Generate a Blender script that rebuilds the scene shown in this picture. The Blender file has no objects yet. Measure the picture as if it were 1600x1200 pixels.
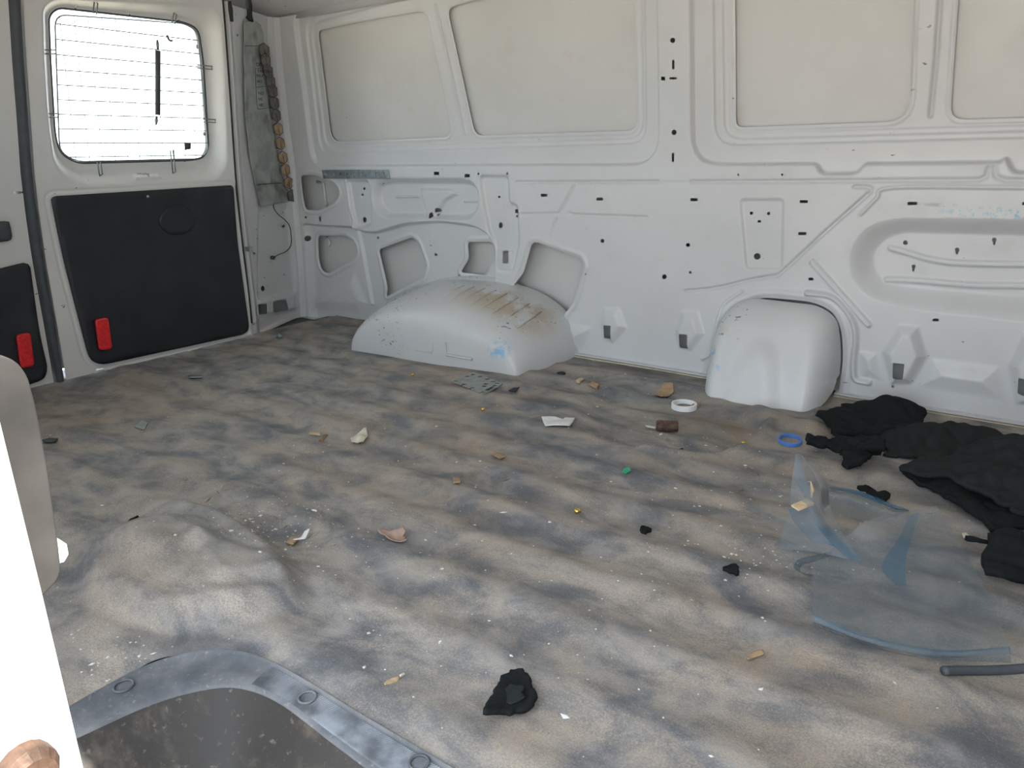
import bpy, bmesh, math, random
import numpy as np
from mathutils import Vector, Matrix

# ------------------------------------------------------------------ camera
F = 1160.0                       # focal length in pixels of the 1600x1200 photograph
YAW, PIT, ROL = (math.radians(a) for a in (35.675, 17.229, -1.186))
CAM = np.array([0.0, 0.0, 0.60])
fw = np.array([-math.sin(YAW)*math.cos(PIT), math.cos(YAW)*math.cos(PIT), -math.sin(PIT)])
rt = np.cross(fw, [0, 0, 1]); rt /= np.linalg.norm(rt)
up = np.cross(rt, fw)
RT = rt*math.cos(ROL)+up*math.sin(ROL)
UP = -rt*math.sin(ROL)+up*math.cos(ROL)
sc = bpy.context.scene
col = sc.collection
cd = bpy.data.cameras.new('camera'); cam = bpy.data.objects.new('camera', cd); col.objects.link(cam)
cd.sensor_width = 36; cd.lens = F/1600*36; cd.clip_start = 0.01; cd.clip_end = 200
cam.matrix_world = Matrix([[RT[0], UP[0], -fw[0], CAM[0]], [RT[1], UP[1], -fw[1], CAM[1]], [RT[2], UP[2], -fw[2], CAM[2]], [0, 0, 0, 1]])
sc.camera = cam
# ------------------------------------------------------------------ light
wd = bpy.data.worlds.new('sky'); sc.world = wd; wd.use_nodes = True
bg = wd.node_tree.nodes['Background']
bg.inputs['Color'].default_value = (0.82, 0.91, 1.0, 1); bg.inputs['Strength'].default_value = 1.2
sd = bpy.data.lights.new('sun', 'SUN'); sun = bpy.data.objects.new('sun', sd); col.objects.link(sun)
sd.energy = 4.0; sd.angle = math.radians(0.6); sd.color = (1, 0.95, 0.86)
sun.rotation_euler = Vector((0.55, -0.10, 0.80)).to_track_quat('Z', 'Y').to_euler()
vs = sc.view_settings
vs.view_transform = 'Standard'; vs.look = 'None'; vs.gamma = 1; vs.use_curve_mapping = False
vs.exposure = 1.92

# ------------------------------------------------------------------ survey: photograph -> place
def ray(px, py): return fw+RT*(px-800)/F-UP*(py-600)/F
def yw(z):                                     # side wall: upright below, leaning in above the belt line
    k = np.maximum(0, np.asarray(z, float)-0.55); return 1.91-0.2*k*k/(k+0.1)
def xr(z):                                     # rear door plane, leaning in above
    k = np.maximum(0, np.asarray(z, float)-0.3); return -2.243+0.16*k*k/(k+0.15)
def s_wall(p):
    d = ray(*p); z = 0.5
    for _ in range(12): z = CAM[2]+float(yw(z))/d[1]*d[2]
    return (float(yw(z))/d[1]*d[0], z)
def s_door(p, off=0.0):
    d = ray(*p); z = 0.5
    for _ in range(12): z = CAM[2]+float(xr(z)+off)/d[0]*d[2]
    return (float(xr(z)+off)/d[0]*d[1], z)
def s_floor(p, z=0.0):
    d = ray(*p); t = (z-CAM[2])/d[2]; return (d[0]*t, d[1]*t)
CREASE = [s_wall(p) for p in ((424, -40), (428, 30), (434, 110), (444, 200), (455, 290), (463, 370), (468, 440), (471, 495), (473, 530))]
def xc(z):                                     # where the side wall ends at the rear corner
    e = np.array(CREASE); o = np.argsort(e[:, 1]); return np.interp(z, e[o, 1], e[o, 0])
EDGE = [s_door(p) for p in ((345, -40), (352, 40), (360, 150), (368, 270), (378, 370), (388, 450), (394, 505))]
def edge_y(V):
    e = np.array(EDGE); o = np.argsort(e[:, 1]); return np.interp(V, e[o, 1], e[o, 0])
def xp(y, z):                                  # rear corner pillar: slants back from the door edge to the corner
    y0 = edge_y(z); return xr(z)-0.014+(np.asarray(y)-y0)/(yw(z)-y0)*(xc(z)-xr(z)+0.014)
def s_pil(p):
    d = ray(*p); z, y = s_door(p)[1], s_door(p)[0]
    for _ in range(25):
        t = float(xp(y, z))/d[0]; y, z = 0.5*y+0.5*d[1]*t, 0.5*z+0.5*(CAM[2]+d[2]*t)
    return (y, z)
def s_at(px, py, z):
    x, y = s_floor((px, py), z); return (x, y, z)
def cr(ox, oy, s, pts): return [(ox+s*a, oy+s*b) for a, b in pts]
W = lambda pts: [s_wall(p) for p in pts]
D = lambda pts, off=0.0: [s_door(p, off) for p in pts]
PL = lambda pts: [s_pil(p) for p in pts]
G = lambda pts, z=0.0: [s_floor(p, z) for p in pts]

# ------------------------------------------------------------------ flat shape maths
def fillet(pts, r, n=5):
    out = []; N = len(pts)
    rs = r if isinstance(r, (list, tuple)) else [r]*N
    for i in range(N):
        p = np.array(pts[i], float); a = np.array(pts[i-1], float); b = np.array(pts[(i+1) % N], float)
        la, lb = np.linalg.norm(a-p), np.linalg.norm(b-p)
        c = min(rs[i], 0.48*la, 0.48*lb)
        if c < 1e-6: out.append(tuple(p)); continue
        q0 = p+(a-p)/la*c; q1 = p+(b-p)/lb*c
        for k in range(n+1):
            t = k/n; q = q0*(1-t)**2+2*p*t*(1-t)+q1*t*t; out.append(tuple(q))
    return out
def sd_poly(U, V, pts):
    P = np.array(pts, float); d = np.full(U.shape, 1e9); s = np.ones(U.shape)
    j = len(P)-1
    for i in range(len(P)):
        ex, ey = P[j]-P[i]; wx = U-P[i, 0]; wy = V-P[i, 1]
        t = np.clip((wx*ex+wy*ey)/(ex*ex+ey*ey+1e-18), 0, 1)
        d = np.minimum(d, (wx-ex*t)**2+(wy-ey*t)**2)
        c1 = V >= P[i, 1]; c2 = V < P[j, 1]; c3 = ex*wy > ey*wx
        s = np.where((c1 & c2 & c3) | (~c1 & ~c2 & ~c3), -s, s)
        j = i
    return s*np.sqrt(d)
def sd_line(U, V, pts):
    d = np.full(U.shape, 1e9)
    for (ax, ay), (bx, by) in zip(pts[:-1], pts[1:]):
        ex, ey = bx-ax, by-ay; wx = U-ax; wy = V-ay
        t = np.clip((wx*ex+wy*ey)/(ex*ex+ey*ey+1e-18), 0, 1)
        d = np.minimum(d, (wx-ex*t)**2+(wy-ey*t)**2)
    return np.sqrt(d)
def curve(pts, n=6):                           # Catmull-Rom through the points
    P = [np.array(p, float) for p in pts]; P = [2*P[0]-P[1]]+P+[2*P[-1]-P[-2]]; out = []
    for i in range(1, len(P)-2):
        for k in range(n):
            t = k/n; a, b, c, d = P[i-1:i+3]
            out.append(tuple(0.5*((2*b)+(-a+c)*t+(2*a-5*b+4*c-d)*t*t+(-a+3*b-3*c+d)*t**3)))
    out.append(tuple(P[-2])); return out
def ss(a, b, x):
    t = np.clip((x-a)/(b-a), 0, 1); return t*t*(3-2*t)
class Press:                                   # a pressed sheet: sum of recesses, beads and ramps, minus cut-outs
    def __init__(s): s.ops = []; s.cuts = []
    def recess(s, poly, depth, w=0.01): s.ops.append(('r', poly, depth, w))
    def raise_(s, poly, h, w=0.02): s.ops.append(('u', poly, h, w))
    def bead(s, pl, w, h): s.ops.append(('b', pl, h, w))
    def rim(s, poly, off, w, h): s.ops.append(('m', poly, h, w, off))
    def ramp(s, outer, inner, depth): s.ops.append(('p', outer, depth, inner))
    def fun(s, f): s.ops.append(('f', None, f, 0))
    def cut(s, poly): s.cuts.append(poly)
    def depth(s, U, V):
        d = np.zeros(U.shape)
        for op in s.ops:
            k, poly, h = op[0], op[1], op[2]
            if k == 'f': d += h(U, V); continue
            P = np.array(poly); mg = 0.12
            m = (U > P[:, 0].min()-mg) & (U < P[:, 0].max()+mg) & (V > P[:, 1].min()-mg) & (V < P[:, 1].max()+mg)
            if not m.any(): continue
            u, v = U[m], V[m]
            if k == 'b':
                q = sd_line(u, v, poly)/op[3]*2; d[m] += 1.5*h*np.where(q < 1, 0.5+0.5*np.cos(np.pi*np.minimum(q, 1)), 0); continue
            S = sd_poly(u, v, poly)
            if k == 'r': d[m] -= h*(1-ss(-op[3]/2, op[3]/2, S))
            elif k == 'u': d[m] += h*ss(0, op[3], -S)
            elif k == 'm':
                q = np.abs(S-op[4])/op[3]*2; d[m] += h*np.where(q < 1, 0.5+0.5*np.cos(np.pi*np.minimum(q, 1)), 0)
            elif k == 'p':
                Si = np.maximum(sd_poly(u, v, op[3]), 0); So = np.maximum(-S, 0); t = So/(So+Si+1e-9); d[m] -= h*ss(-0.12, 1.12, t)*(S < 0)
        return d
    def keep(s, U, V):
        S = np.full(U.shape, 0.5)
        for poly in s.cuts:
            P = np.array(poly); mg = 0.03
            m = (U > P[:, 0].min()-mg) & (U < P[:, 0].max()+mg) & (V > P[:, 1].min()-mg) & (V < P[:, 1].max()+mg)
            if m.any(): S[m] = np.minimum(S[m], sd_poly(U[m], V[m], poly))
        return S
def mesh_from(verts, faces):
    me = bpy.data.meshes.new('m'); verts = np.asarray(verts, np.float32); faces = np.asarray(faces, np.int32)
    n, k = faces.shape
    me.vertices.add(len(verts)); me.vertices.foreach_set('co', verts.ravel())
    me.loops.add(n*k); me.loops.foreach_set('vertex_index', faces.ravel())
    me.polygons.add(n); me.polygons.foreach_set('loop_start', np.arange(0, n*k, k, dtype=np.int32))
    me.update(calc_edges=True); me.validate(); return me
def grid_mesh(u0, u1, v0, v1, h, keep, pos):
    nu, nv = max(2, int(round((u1-u0)/h))+1), max(2, int(round((v1-v0)/h))+1)
    U, V = np.meshgrid(np.linspace(u0, u1, nu), np.linspace(v0, v1, nv), indexing='ij')
    hu, hv = (u1-u0)/(nu-1), (v1-v0)/(nv-1)
    if keep is not None:
        S = keep(U, V); gu, gv = np.gradient(S, hu, hv); g = np.sqrt(gu**2+gv**2)+1e-9
        m = np.abs(S) < 0.72*max(hu, hv)
        U = np.where(m, U-np.clip(S/g, -h, h)*gu/g, U); V = np.where(m, V-np.clip(S/g, -h, h)*gv/g, V); S = np.where(m, 0, S)
    else: S = np.ones(U.shape)
    X, Y, Z = pos(U, V)
    verts = np.stack([X, Y, Z], -1).reshape(-1, 3)
    idx = np.arange(nu*nv).reshape(nu, nv)
    q = np.stack([idx[:-1, :-1], idx[1:, :-1], idx[1:, 1:], idx[:-1, 1:]], -1).reshape(-1, 4)
    c = (S[:-1, :-1]+S[1:, :-1]+S[1:, 1:]+S[:-1, 1:]).ravel()
    q = q[c > 1e-9]
    used = np.zeros(nu*nv, bool); used[q.ravel()] = True
    mp = np.cumsum(used)-1
    return mesh_from(verts[used], mp[q])
class Noise:
    def __init__(s, seed, freq, n=7):
        r = random.Random(seed); s.k = []
        for i in range(n):
            a = r.uniform(0, 6.28); f = freq*r.uniform(0.5, 2.0); s.k.append((f*math.cos(a), f*math.sin(a), r.uniform(0, 6.28), 1/math.sqrt(n)))
    def __call__(s, U, V): return sum(w*np.sin(a*U+b*V+c) for a, b, c, w in s.k)

# ------------------------------------------------------------------ objects
def link(name, me, mat=None, parent=None, smooth=True, solid=0, off=-1):
    o = bpy.data.objects.new(name, me); me.name = name; col.objects.link(o)
    if mat is not None and not me.materials: me.materials.append(mat)
    if smooth and isinstance(me, bpy.types.Mesh): me.polygons.foreach_set('use_smooth', np.ones(len(me.polygons), bool))
    if parent: o.parent = parent
    if solid:
        md = o.modifiers.new('thickness', 'SOLIDIFY'); md.thickness = solid; md.offset = off
    return o
def tag(o, label, cat=None, group=None, kind=None):
    o['label'] = label
    if cat: o['category'] = cat
    if group: o['group'] = group
    if kind: o['kind'] = kind
    return o
def empty(name, loc=(0, 0, 0), parent=None):
    o = bpy.data.objects.new(name, None); o.location = loc; o.empty_display_size = 0.05; col.objects.link(o)
    if parent: o.parent = parent
    return o
def box_me(x0, x1, y0, y1, z0, z1, bev=0.0):
    bm = bmesh.new(); bmesh.ops.create_cube(bm, size=1)
    for v in bm.verts: v.co = Vector(((x0+x1)/2+v.co.x*(x1-x0), (y0+y1)/2+v.co.y*(y1-y0), (z0+z1)/2+v.co.z*(z1-z0)))
    if bev: bmesh.ops.bevel(bm, geom=bm.edges[:], offset=bev, segments=3, affect='EDGES', profile=0.7)
    me = bpy.data.meshes.new('b'); bm.to_mesh(me); bm.free(); return me
def tube_me(pts, r, n=8, closed=False, taper=None):
    P = [Vector(p) for p in pts]; N = len(P); vs_, fs = [], []; prev = None
    for i in range(N):
        a = P[i-1] if (i or closed) else P[i]; b = P[(i+1) % N] if (i < N-1 or closed) else P[i]
        t = (b-a).normalized()
        if prev is None: prev = Vector((0, 0, 1)) if abs(t.z) < 0.9 else Vector((1, 0, 0))
        s = (prev-t*prev.dot(t)).normalized(); c = t.cross(s); prev = s
        rr = r if taper is None else r*taper[i]
        for k in range(n):
            a_ = 2*math.pi*k/n; vs_.append(P[i]+s*rr*math.cos(a_)+c*rr*math.sin(a_))
    for i in range(N if closed else N-1):
        j = (i+1) % N
        for k in range(n): fs.append((i*n+k, i*n+(k+1) % n, j*n+(k+1) % n, j*n+k))
    if not closed:
        fs.append(tuple(range(n))[::-1]); fs.append(tuple((N-1)*n+k for k in range(n)))
    me = bpy.data.meshes.new('t'); me.from_pydata([tuple(v) for v in vs_], [], fs); me.update(); return me
def prism_me(poly3, nrm, th):                  # polygon of 3D points pushed along nrm
    n = Vector(nrm)*th; a = [Vector(p) for p in poly3]; N = len(a)
    vs_ = [tuple(p) for p in a]+[tuple(p+n) for p in a]
    fs = [tuple(range(N))[::-1], tuple(range(N, 2*N))]+[(i, (i+1) % N, N+(i+1) % N, N+i) for i in range(N)]
    me = bpy.data.meshes.new('p'); me.from_pydata(vs_, [], fs); me.update(); return me

# ------------------------------------------------------------------ materials
class MB:
    def __init__(s, name):
        s.m = bpy.data.materials.new(name); s.m.use_nodes = True; s.t = s.m.node_tree; s.b = s.t.nodes['Principled BSDF']
        s.co = None
    def n(s, typ, **kw):
        nd = s.t.nodes.new(typ)
        for k, v in kw.items():
            if k in nd.inputs.keys(): nd.inputs[k].default_value = v
            else: setattr(nd, k, v)
        return nd
    def l(s, a, b): s.t.links.new(a, b)
    def coord(s):
        if s.co is None: s.co = s.n('ShaderNodeTexCoord').outputs['Object']
        return s.co
    def mapped(s, scale=(1, 1, 1), loc=(0, 0, 0), rot=(0, 0, 0)):
        mp = s.n('ShaderNodeMapping'); mp.inputs['Scale'].default_value = scale; mp.inputs['Location'].default_value = loc; mp.inputs['Rotation'].default_value = rot
        s.l(s.coord(), mp.inputs['Vector']); return mp.outputs[0]
    def noise(s, scale, detail=4, rough=0.55, vec=None, dist=0):
        nd = s.n('ShaderNodeTexNoise'); nd.inputs['Scale'].default_value = scale; nd.inputs['Detail'].default_value = detail
        nd.inputs['Roughness'].default_value = rough; nd.inputs['Distortion'].default_value = dist
        s.l(vec if vec is not None else s.coord(), nd.inputs['Vector']); return nd.outputs['Fac']
    def step(s, fac, a, b, lo=0.0, hi=1.0):
        nd = s.n('ShaderNodeMapRange'); nd.interpolation_type = 'SMOOTHSTEP'
        for i, v in zip((1, 2, 3, 4), (a, b, lo, hi)): nd.inputs[i].default_value = v
        s.l(fac, nd.inputs[0]); return nd.outputs[0]
    def math(s, op, a, b=None):
        nd = s.n('ShaderNodeMath', operation=op)
        for i, v in enumerate((a, b)):
            if v is None: continue
            if hasattr(v, 'links'): s.l(v, nd.inputs[i])
            else: nd.inputs[i].default_value = v
        return nd.outputs[0]
    def mix(s, fac, a, b):
        nd = s.n('ShaderNodeMix', data_type='RGBA')
        for i, v in ((0, fac), (6, a), (7, b)):
            if hasattr(v, 'links'): s.l(v, nd.inputs[i])
            else: nd.inputs[i].default_value = v if not isinstance(v, tuple) else (*v, 1)
        return nd.outputs[2]
    def zone(s, c, r, soft=0.5):               # 1 inside an ellipsoid at c with half sizes r, fading to 0
        mp = s.n('ShaderNodeVectorMath', operation='SUBTRACT'); s.l(s.coord(), mp.inputs[0]); mp.inputs[1].default_value = c
        dv = s.n('ShaderNodeVectorMath', operation='DIVIDE'); s.l(mp.outputs[0], dv.inputs[0]); dv.inputs[1].default_value = r
        ln = s.n('ShaderNodeVectorMath', operation='LENGTH'); s.l(dv.outputs[0], ln.inputs[0])
        return s.step(ln.outputs['Value'], 1.0, 1.0-soft)
    def done(s, color, rough=0.5, metal=0.0, bump=None, bs=0.2, bd=0.002, **kw):
        for nm, v in (('Base Color', color), ('Roughness', rough), ('Metallic', metal)):
            if hasattr(v, 'links'): s.l(v, s.b.inputs[nm])
            else: s.b.inputs[nm].default_value = v if not isinstance(v, tuple) else (*v, 1)
        for k, v in kw.items(): s.b.inputs[k].default_value = v
        if bump is not None:
            nd = s.n('ShaderNodeBump'); nd.inputs['Strength'].default_value = bs; nd.inputs['Distance'].default_value = bd
            s.l(bump, nd.inputs['Height']); s.l(nd.outputs[0], s.b.inputs['Normal'])
        return s.m
def plain(name, c, rough=0.5, metal=0.0, var=0.15, scale=30, bs=0.15, **kw):
    b = MB(name); f = b.noise(scale, 5)
    cc = b.mix(b.step(f, 0.3, 0.7), tuple(x*(1-var) for x in c), tuple(min(1, x*(1+var)) for x in c))
    return b.done(cc, rough, metal, bump=f, bs=bs, **kw)

def paint(name, base=(0.60, 0.605, 0.615), stains=(), nick=0.70, rough=0.32, ns=34):
    b = MB(name)
    f = b.noise(3.0, 5); c = b.mix(b.step(f, 0.35, 0.75), base, tuple(x*0.92 for x in base))
    g = b.noise(14, 6, 0.65); c = b.mix(b.math('MULTIPLY', b.step(g, 0.55, 0.8), 0.35), c, (0.52, 0.46, 0.38))
    n1 = b.noise(ns, 3, 0.6, b.mapped((1, 1, 2.2), rot=(0, 0.5, 0))); n2 = b.noise(2.6, 2)
    k = b.math('MULTIPLY', b.step(n1, nick, nick+0.02), b.step(n2, 0.50, 0.56))
    c = b.mix(b.math('MULTIPLY', k, 0.85), c, (0.06, 0.06, 0.07))
    for (ctr, r, colr, sc_, th, amt) in stains:
        z = b.zone(ctr, r, 0.7); n = b.noise(sc_, 5, 0.6)
        m = b.math('MULTIPLY', z, b.step(n, th, th+0.12)); c = b.mix(b.math('MULTIPLY', m, amt), c, colr)
    rr = b.step(g, 0.4, 0.8, rough, rough+0.25)
    return b.done(c, rr, bump=b.noise(220, 2), bs=0.03, bd=0.001)
sx, sz = s_wall((1530, 332))
M = {}
M['wall'] = paint('white_body_paint', stains=[
    ((sx+0.05, 1.9, sz), (0.16, 0.1, 0.016), (0.10, 0.42, 0.58), 90, 0.50, 0.8),
    ((*s_wall((1470, 320))[:1], 1.9, s_wall((1470, 320))[1]), (0.05, 0.1, 0.006), (0.3, 0.28, 0.25), 60, 0.45, 0.5)])
M['door'] = paint('rear_door_paint', base=(0.70, 0.69, 0.675))
M['skin'] = paint('outer_skin_primer', base=(0.612, 0.606, 0.593), nick=0.74, rough=0.4)
M['arch'] = paint('wheel_arch_paint', nick=0.63, ns=70, stains=[
    ((-1.30, 1.79, 0.15), (0.32, 0.13, 0.10), (0.42, 0.32, 0.20), 7, 0.40, 0.75),
    ((-1.22, 1.64, 0.07), (0.05, 0.06, 0.035), (0.18, 0.42, 0.66), 40, 0.45, 0.8)])
M['filler'] = paint('filler_housing_paint', nick=0.635, ns=70, stains=[
    ((-0.66, 1.80, 0.07), (0.05, 0.10, 0.07), (0.12, 0.36, 0.62), 45, 0.55, 0.8)])
M['black_panel'] = plain('black_hardboard', (0.016, 0.020, 0.025), 0.5, var=0.25, scale=9, bs=0.1)
M['rubber'] = plain('grey_rubber_seal', (0.06, 0.068, 0.078), 0.6, var=0.1)
M['dark_rubber'] = plain('black_rubber', (0.02, 0.021, 0.023), 0.65)
M['red'] = plain('red_reflector_plastic', (0.75, 0.025, 0.03), 0.3, var=0.2, scale=160)
M['bolt'] = plain('dark_bolt_steel', (0.10, 0.09, 0.08), 0.45, 0.8)
M['wire'] = plain('guard_wire_steel', (0.22, 0.24, 0.24), 0.4, 0.7, var=0.1)
M['galv'] = plain('galvanised_steel', (0.34, 0.40, 0.42), 0.42, 0.75, var=0.2, scale=60)
M['plate'] = plain('grey_zinc_plate', (0.30, 0.32, 0.31), 0.5, 0.35, var=0.15, scale=60)
def foam(name, c, sc_=160, bs=0.5):
    b = MB(name); f = b.noise(sc_, 4, 0.7); return b.done(b.mix(f, tuple(x*0.5 for x in c), tuple(x*1.5 for x in c)), 0.95, bump=f, bs=bs, bd=0.003, **{'Specular IOR Level': 0.15})
M['foam'] = foam('black_foam', (0.012, 0.014, 0.015))
M['felt'] = foam('charcoal_felt', (0.02, 0.023, 0.024), 300, 0.3)
M['paper'] = plain('white_paper', (0.74, 0.74, 0.74), 0.8, var=0.06, scale=60)
M['cream_paper'] = plain('cream_paper', (0.56, 0.52, 0.42), 0.8, var=0.12, scale=60)
M['card'] = plain('brown_cardboard', (0.36, 0.25, 0.15), 0.85, var=0.15, scale=70)
M['pinkcard'] = plain('pinkish_brown_card', (0.36, 0.25, 0.20), 0.85, var=0.2, scale=50)
M['wood'] = plain('pale_wood', (0.56, 0.42, 0.26), 0.75, var=0.2, scale=90)
M['brass'] = plain('brass', (0.75, 0.50, 0.12), 0.25, 0.9, var=0.1)
M['white_plastic'] = plain('white_plastic', (0.82, 0.83, 0.84), 0.35, var=0.03)
M['blue_plastic'] = plain('blue_plastic', (0.06, 0.18, 0.50), 0.35, var=0.1)
M['green'] = plain('green_plastic', (0.02, 0.33, 0.16), 0.4, var=0.2)
M['rust'] = plain('rusty_brown_metal', (0.11, 0.065, 0.045), 0.6, 0.3, var=0.4, scale=120, bs=0.5)
M['crumb'] = plain('pale_crumb', (0.62, 0.57, 0.50), 0.8, var=0.2, scale=200)
M['splinter'] = plain('brown_splinter', (0.22, 0.13, 0.075), 0.8, var=0.4, scale=60)
M['ink'] = plain('black_ink', (0.03, 0.03, 0.03), 0.7, var=0.05)
M['tan_sealer'] = plain('tan_seam_sealer', (0.52, 0.46, 0.36), 0.7, var=0.15, scale=40)
M['greypad'] = plain('weathered_grey_plastic', (0.055, 0.052, 0.051), 0.65, var=0.45, scale=14)
M['ground'] = plain('sandy_ground', (0.50, 0.415, 0.31), 0.95, var=0.2, scale=1.5)
# rubber floor mat with dust in streaks along the van
b = MB('dusty_rubber_mat')
wv = b.noise(1.3, 3, 0.5)
n1 = b.noise(1.0, 7, 0.62, b.mapped((4.6, 7.6, 1), rot=(0, 0, 0.05)), 1.1)
n2 = b.noise(1.0, 6, 0.6, b.mapped((12, 17, 1), loc=(3, 1, 0)), 0.4)
fine = b.noise(420, 4, 0.8)
mm = b.math('ADD', b.math('MULTIPLY', n1, 0.7), b.math('MULTIPLY', n2, 0.3))
dust = b.step(mm, 0.37, 0.62)
dust = b.math('MULTIPLY', dust, b.step(fine, 0.35, 0.62, 0.35, 1.0))
rub = b.mix(b.step(n2, 0.35, 0.7), (0.115, 0.12, 0.132), (0.22, 0.225, 0.24))
rub = b.mix(b.math('MULTIPLY', b.step(fine, 0.5, 0.72), 0.5), rub, (0.40, 0.40, 0.41))
dcol = b.mix(b.step(wv, 0.35, 0.65), (0.44, 0.345, 0.25), (0.47, 0.41, 0.345))
c = b.mix(b.math('MULTIPLY', dust, 0.85), rub, dcol)
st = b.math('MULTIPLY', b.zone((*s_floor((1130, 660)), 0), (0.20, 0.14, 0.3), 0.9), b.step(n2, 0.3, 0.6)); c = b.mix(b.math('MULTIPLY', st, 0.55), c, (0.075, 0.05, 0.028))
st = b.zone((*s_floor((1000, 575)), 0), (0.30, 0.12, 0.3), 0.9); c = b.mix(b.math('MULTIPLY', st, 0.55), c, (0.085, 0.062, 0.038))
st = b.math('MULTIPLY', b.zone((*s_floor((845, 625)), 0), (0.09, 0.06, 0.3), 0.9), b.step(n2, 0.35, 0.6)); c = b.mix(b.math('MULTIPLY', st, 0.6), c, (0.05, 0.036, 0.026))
M['mat'] = b.done(c, 0.85, bump=b.math('ADD', b.math('MULTIPLY', fine, 0.5), n2), bs=0.35, bd=0.004)
b = MB('scuffed_black_step')
f1 = b.noise(9, 7, 0.68, b.mapped((1, 1.5, 1))); f2 = b.noise(120, 3)
c = b.mix(b.step(f1, 0.5, 0.66), (0.022, 0.019, 0.017), (0.075, 0.06, 0.048)); c = b.mix(b.math('MULTIPLY', b.step(f2, 0.6, 0.75), 0.5), c, (0.17, 0.15, 0.13))
M['step'] = b.done(c, 0.6, bump=f1, bs=0.3, bd=0.004)
b = MB('ribbed_grey_tread')
f1 = b.noise(7, 6, 0.65); f2 = b.noise(150, 3)
c = b.mix(b.step(f1, 0.35, 0.7), (0.075, 0.085, 0.10), (0.20, 0.20, 0.21)); c = b.mix(b.math('MULTIPLY', b.step(f2, 0.6, 0.72), 0.4), c, (0.32, 0.31, 0.30))
M['tread'] = b.done(c, 0.65, bump=f2, bs=0.2)
b = MB('mottled_foil')
f1 = b.noise(22, 5, 0.6); f2 = b.noise(9, 3)
c = b.mix(b.step(f1, 0.35, 0.65), (0.30, 0.33, 0.32), (0.43, 0.45, 0.43)); c = b.mix(b.math('MULTIPLY', b.step(f2, 0.56, 0.68), 0.6), c, (0.13, 0.125, 0.12))
M['foil'] = b.done(c, 0.5, 0.25)
M['scuff'] = plain('scuffed_grey_ribs', (0.24, 0.26, 0.29), 0.7, var=0.5, scale=25)
M['honey'] = plain('tan_honeycomb', (0.42, 0.30, 0.19), 0.7, var=0.25, scale=40)
M['honey_dark'] = plain('grey_honeycomb', (0.17, 0.16, 0.15), 0.7, var=0.3, scale=40)
def clear(name, tint, haze, hz=(0.42, 0.46, 0.48), rough=0.08, ior=1.45):
    m = bpy.data.materials.new(name); m.use_nodes = True; t = m.node_tree; t.nodes.remove(t.nodes['Principled BSDF']); out = t.nodes['Material Output']
    tr = t.nodes.new('ShaderNodeBsdfTransparent'); tr.inputs[0].default_value = (*tint, 1)
    df = t.nodes.new('ShaderNodeBsdfDiffuse'); df.inputs[0].default_value = (*hz, 1)
    gl = t.nodes.new('ShaderNodeBsdfGlossy'); gl.inputs[1].default_value = rough
    m1 = t.nodes.new('ShaderNodeMixShader'); m2 = t.nodes.new('ShaderNodeMixShader'); fr = t.nodes.new('ShaderNodeFresnel'); fr.inputs[0].default_value = ior
    m1.inputs[0].default_value = haze
    t.links.new(tr.outputs[0], m1.inputs[1]); t.links.new(df.outputs[0], m1.inputs[2]); t.links.new(fr.outputs[0], m2.inputs[0])
    t.links.new(m1.outputs[0], m2.inputs[1]); t.links.new(gl.outputs[0], m2.inputs[2]); t.links.new(m2.outputs[0], out.inputs['Surface']); return m
M['glass'] = clear('window_glass', (0.93, 0.97, 0.96), 0.0, rough=0.0)
M['plastic'] = clear('hazy_clear_plastic', (0.88, 0.92, 0.94), 0.30, (0.30, 0.32, 0.345), 0.3, 1.05)
M['plastic_blue'] = clear('bluish_clear_plastic', (0.60, 0.73, 0.82), 0.18, (0.16, 0.26, 0.35), 0.2, 1.1)

# ================================================================== THE SHELL
# ---- side wall: one pressed inner panel
wp = Press()
f1 = fillet(W([(456, 14), (700, -60), (1022, -110), (1027, 257), (486, 259)]), [0.07, 0, 0.05, 0.08, 0.07]); wp.recess(f1, 0.016, 0.010)
f2 = fillet(W([(469, 27), (700, -42), (1000, -90), (1005, 224), (494, 240)]), [0.06, 0, 0.05, 0.05, 0.06]); wp.recess(f2, 0.008, 0.006)
f3 = fillet(W([(476, 36), (700, -26), (994, -80), (998, 216), (500, 231)]), [0.05, 0, 0.05, 0.045, 0.05]); wp.recess(f3, 0.006, 0.006)
h1 = fillet(W([(486, 46), (560, 30), (655, 14), (696, 214), (508, 222)]), [0.02, 0.1, 0.03, 0.03, 0.05])
h2 = fillet(W([(688, 10), (724, 0), (982, -70), (988, 204), (733, 212)]), [0.03, 0.1, 0.03, 0.03, 0.03])
wp.bead(W([(670, 8), (690, 100), (712, 208)]), 0.014, -0.005)
wp.bead(W([(680, 30), (703, 130), (719, 208)]), 0.012, 0.003)
g1 = fillet(W([(1077, -110), (1079, 257), (1274, 256), (1284, 272), (1338, 271), (1350, 256), (1562, 254), (1572, 246), (1584, 270), (1640, 270), (1650, 253), (1850, 250), (1850, -110)]),
            [0, 0.08, 0.008, 0.012, 0.012, 0.008, 0.008, 0.01, 0.01, 0.01, 0.01, 0, 0]); wp.recess(g1, 0.018, 0.010)
g2 = fillet(W([(1108, -110), (1112, 228), (1850, 209), (1850, -110)]), [0, 0.06, 0, 0]); wp.recess(g2, 0.008, 0.006)
g3 = fillet(W([(1121, -110), (1125, 218), (1850, 198), (1850, -110)]), [0, 0.05, 0, 0]); wp.recess(g3, 0.006, 0.006)
g4 = fillet(W([(1130, -110), (1133, 208), (1850, 188), (1850, -110)]), [0, 0.03, 0, 0]); wp.recess(g4, 0.004, 0.006)
h3 = fillet(W([(1139, -90), (1142, 199), (1417, 189), (1428, -90)]), [0.01, 0.02, 0.05, 0.01])
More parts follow.
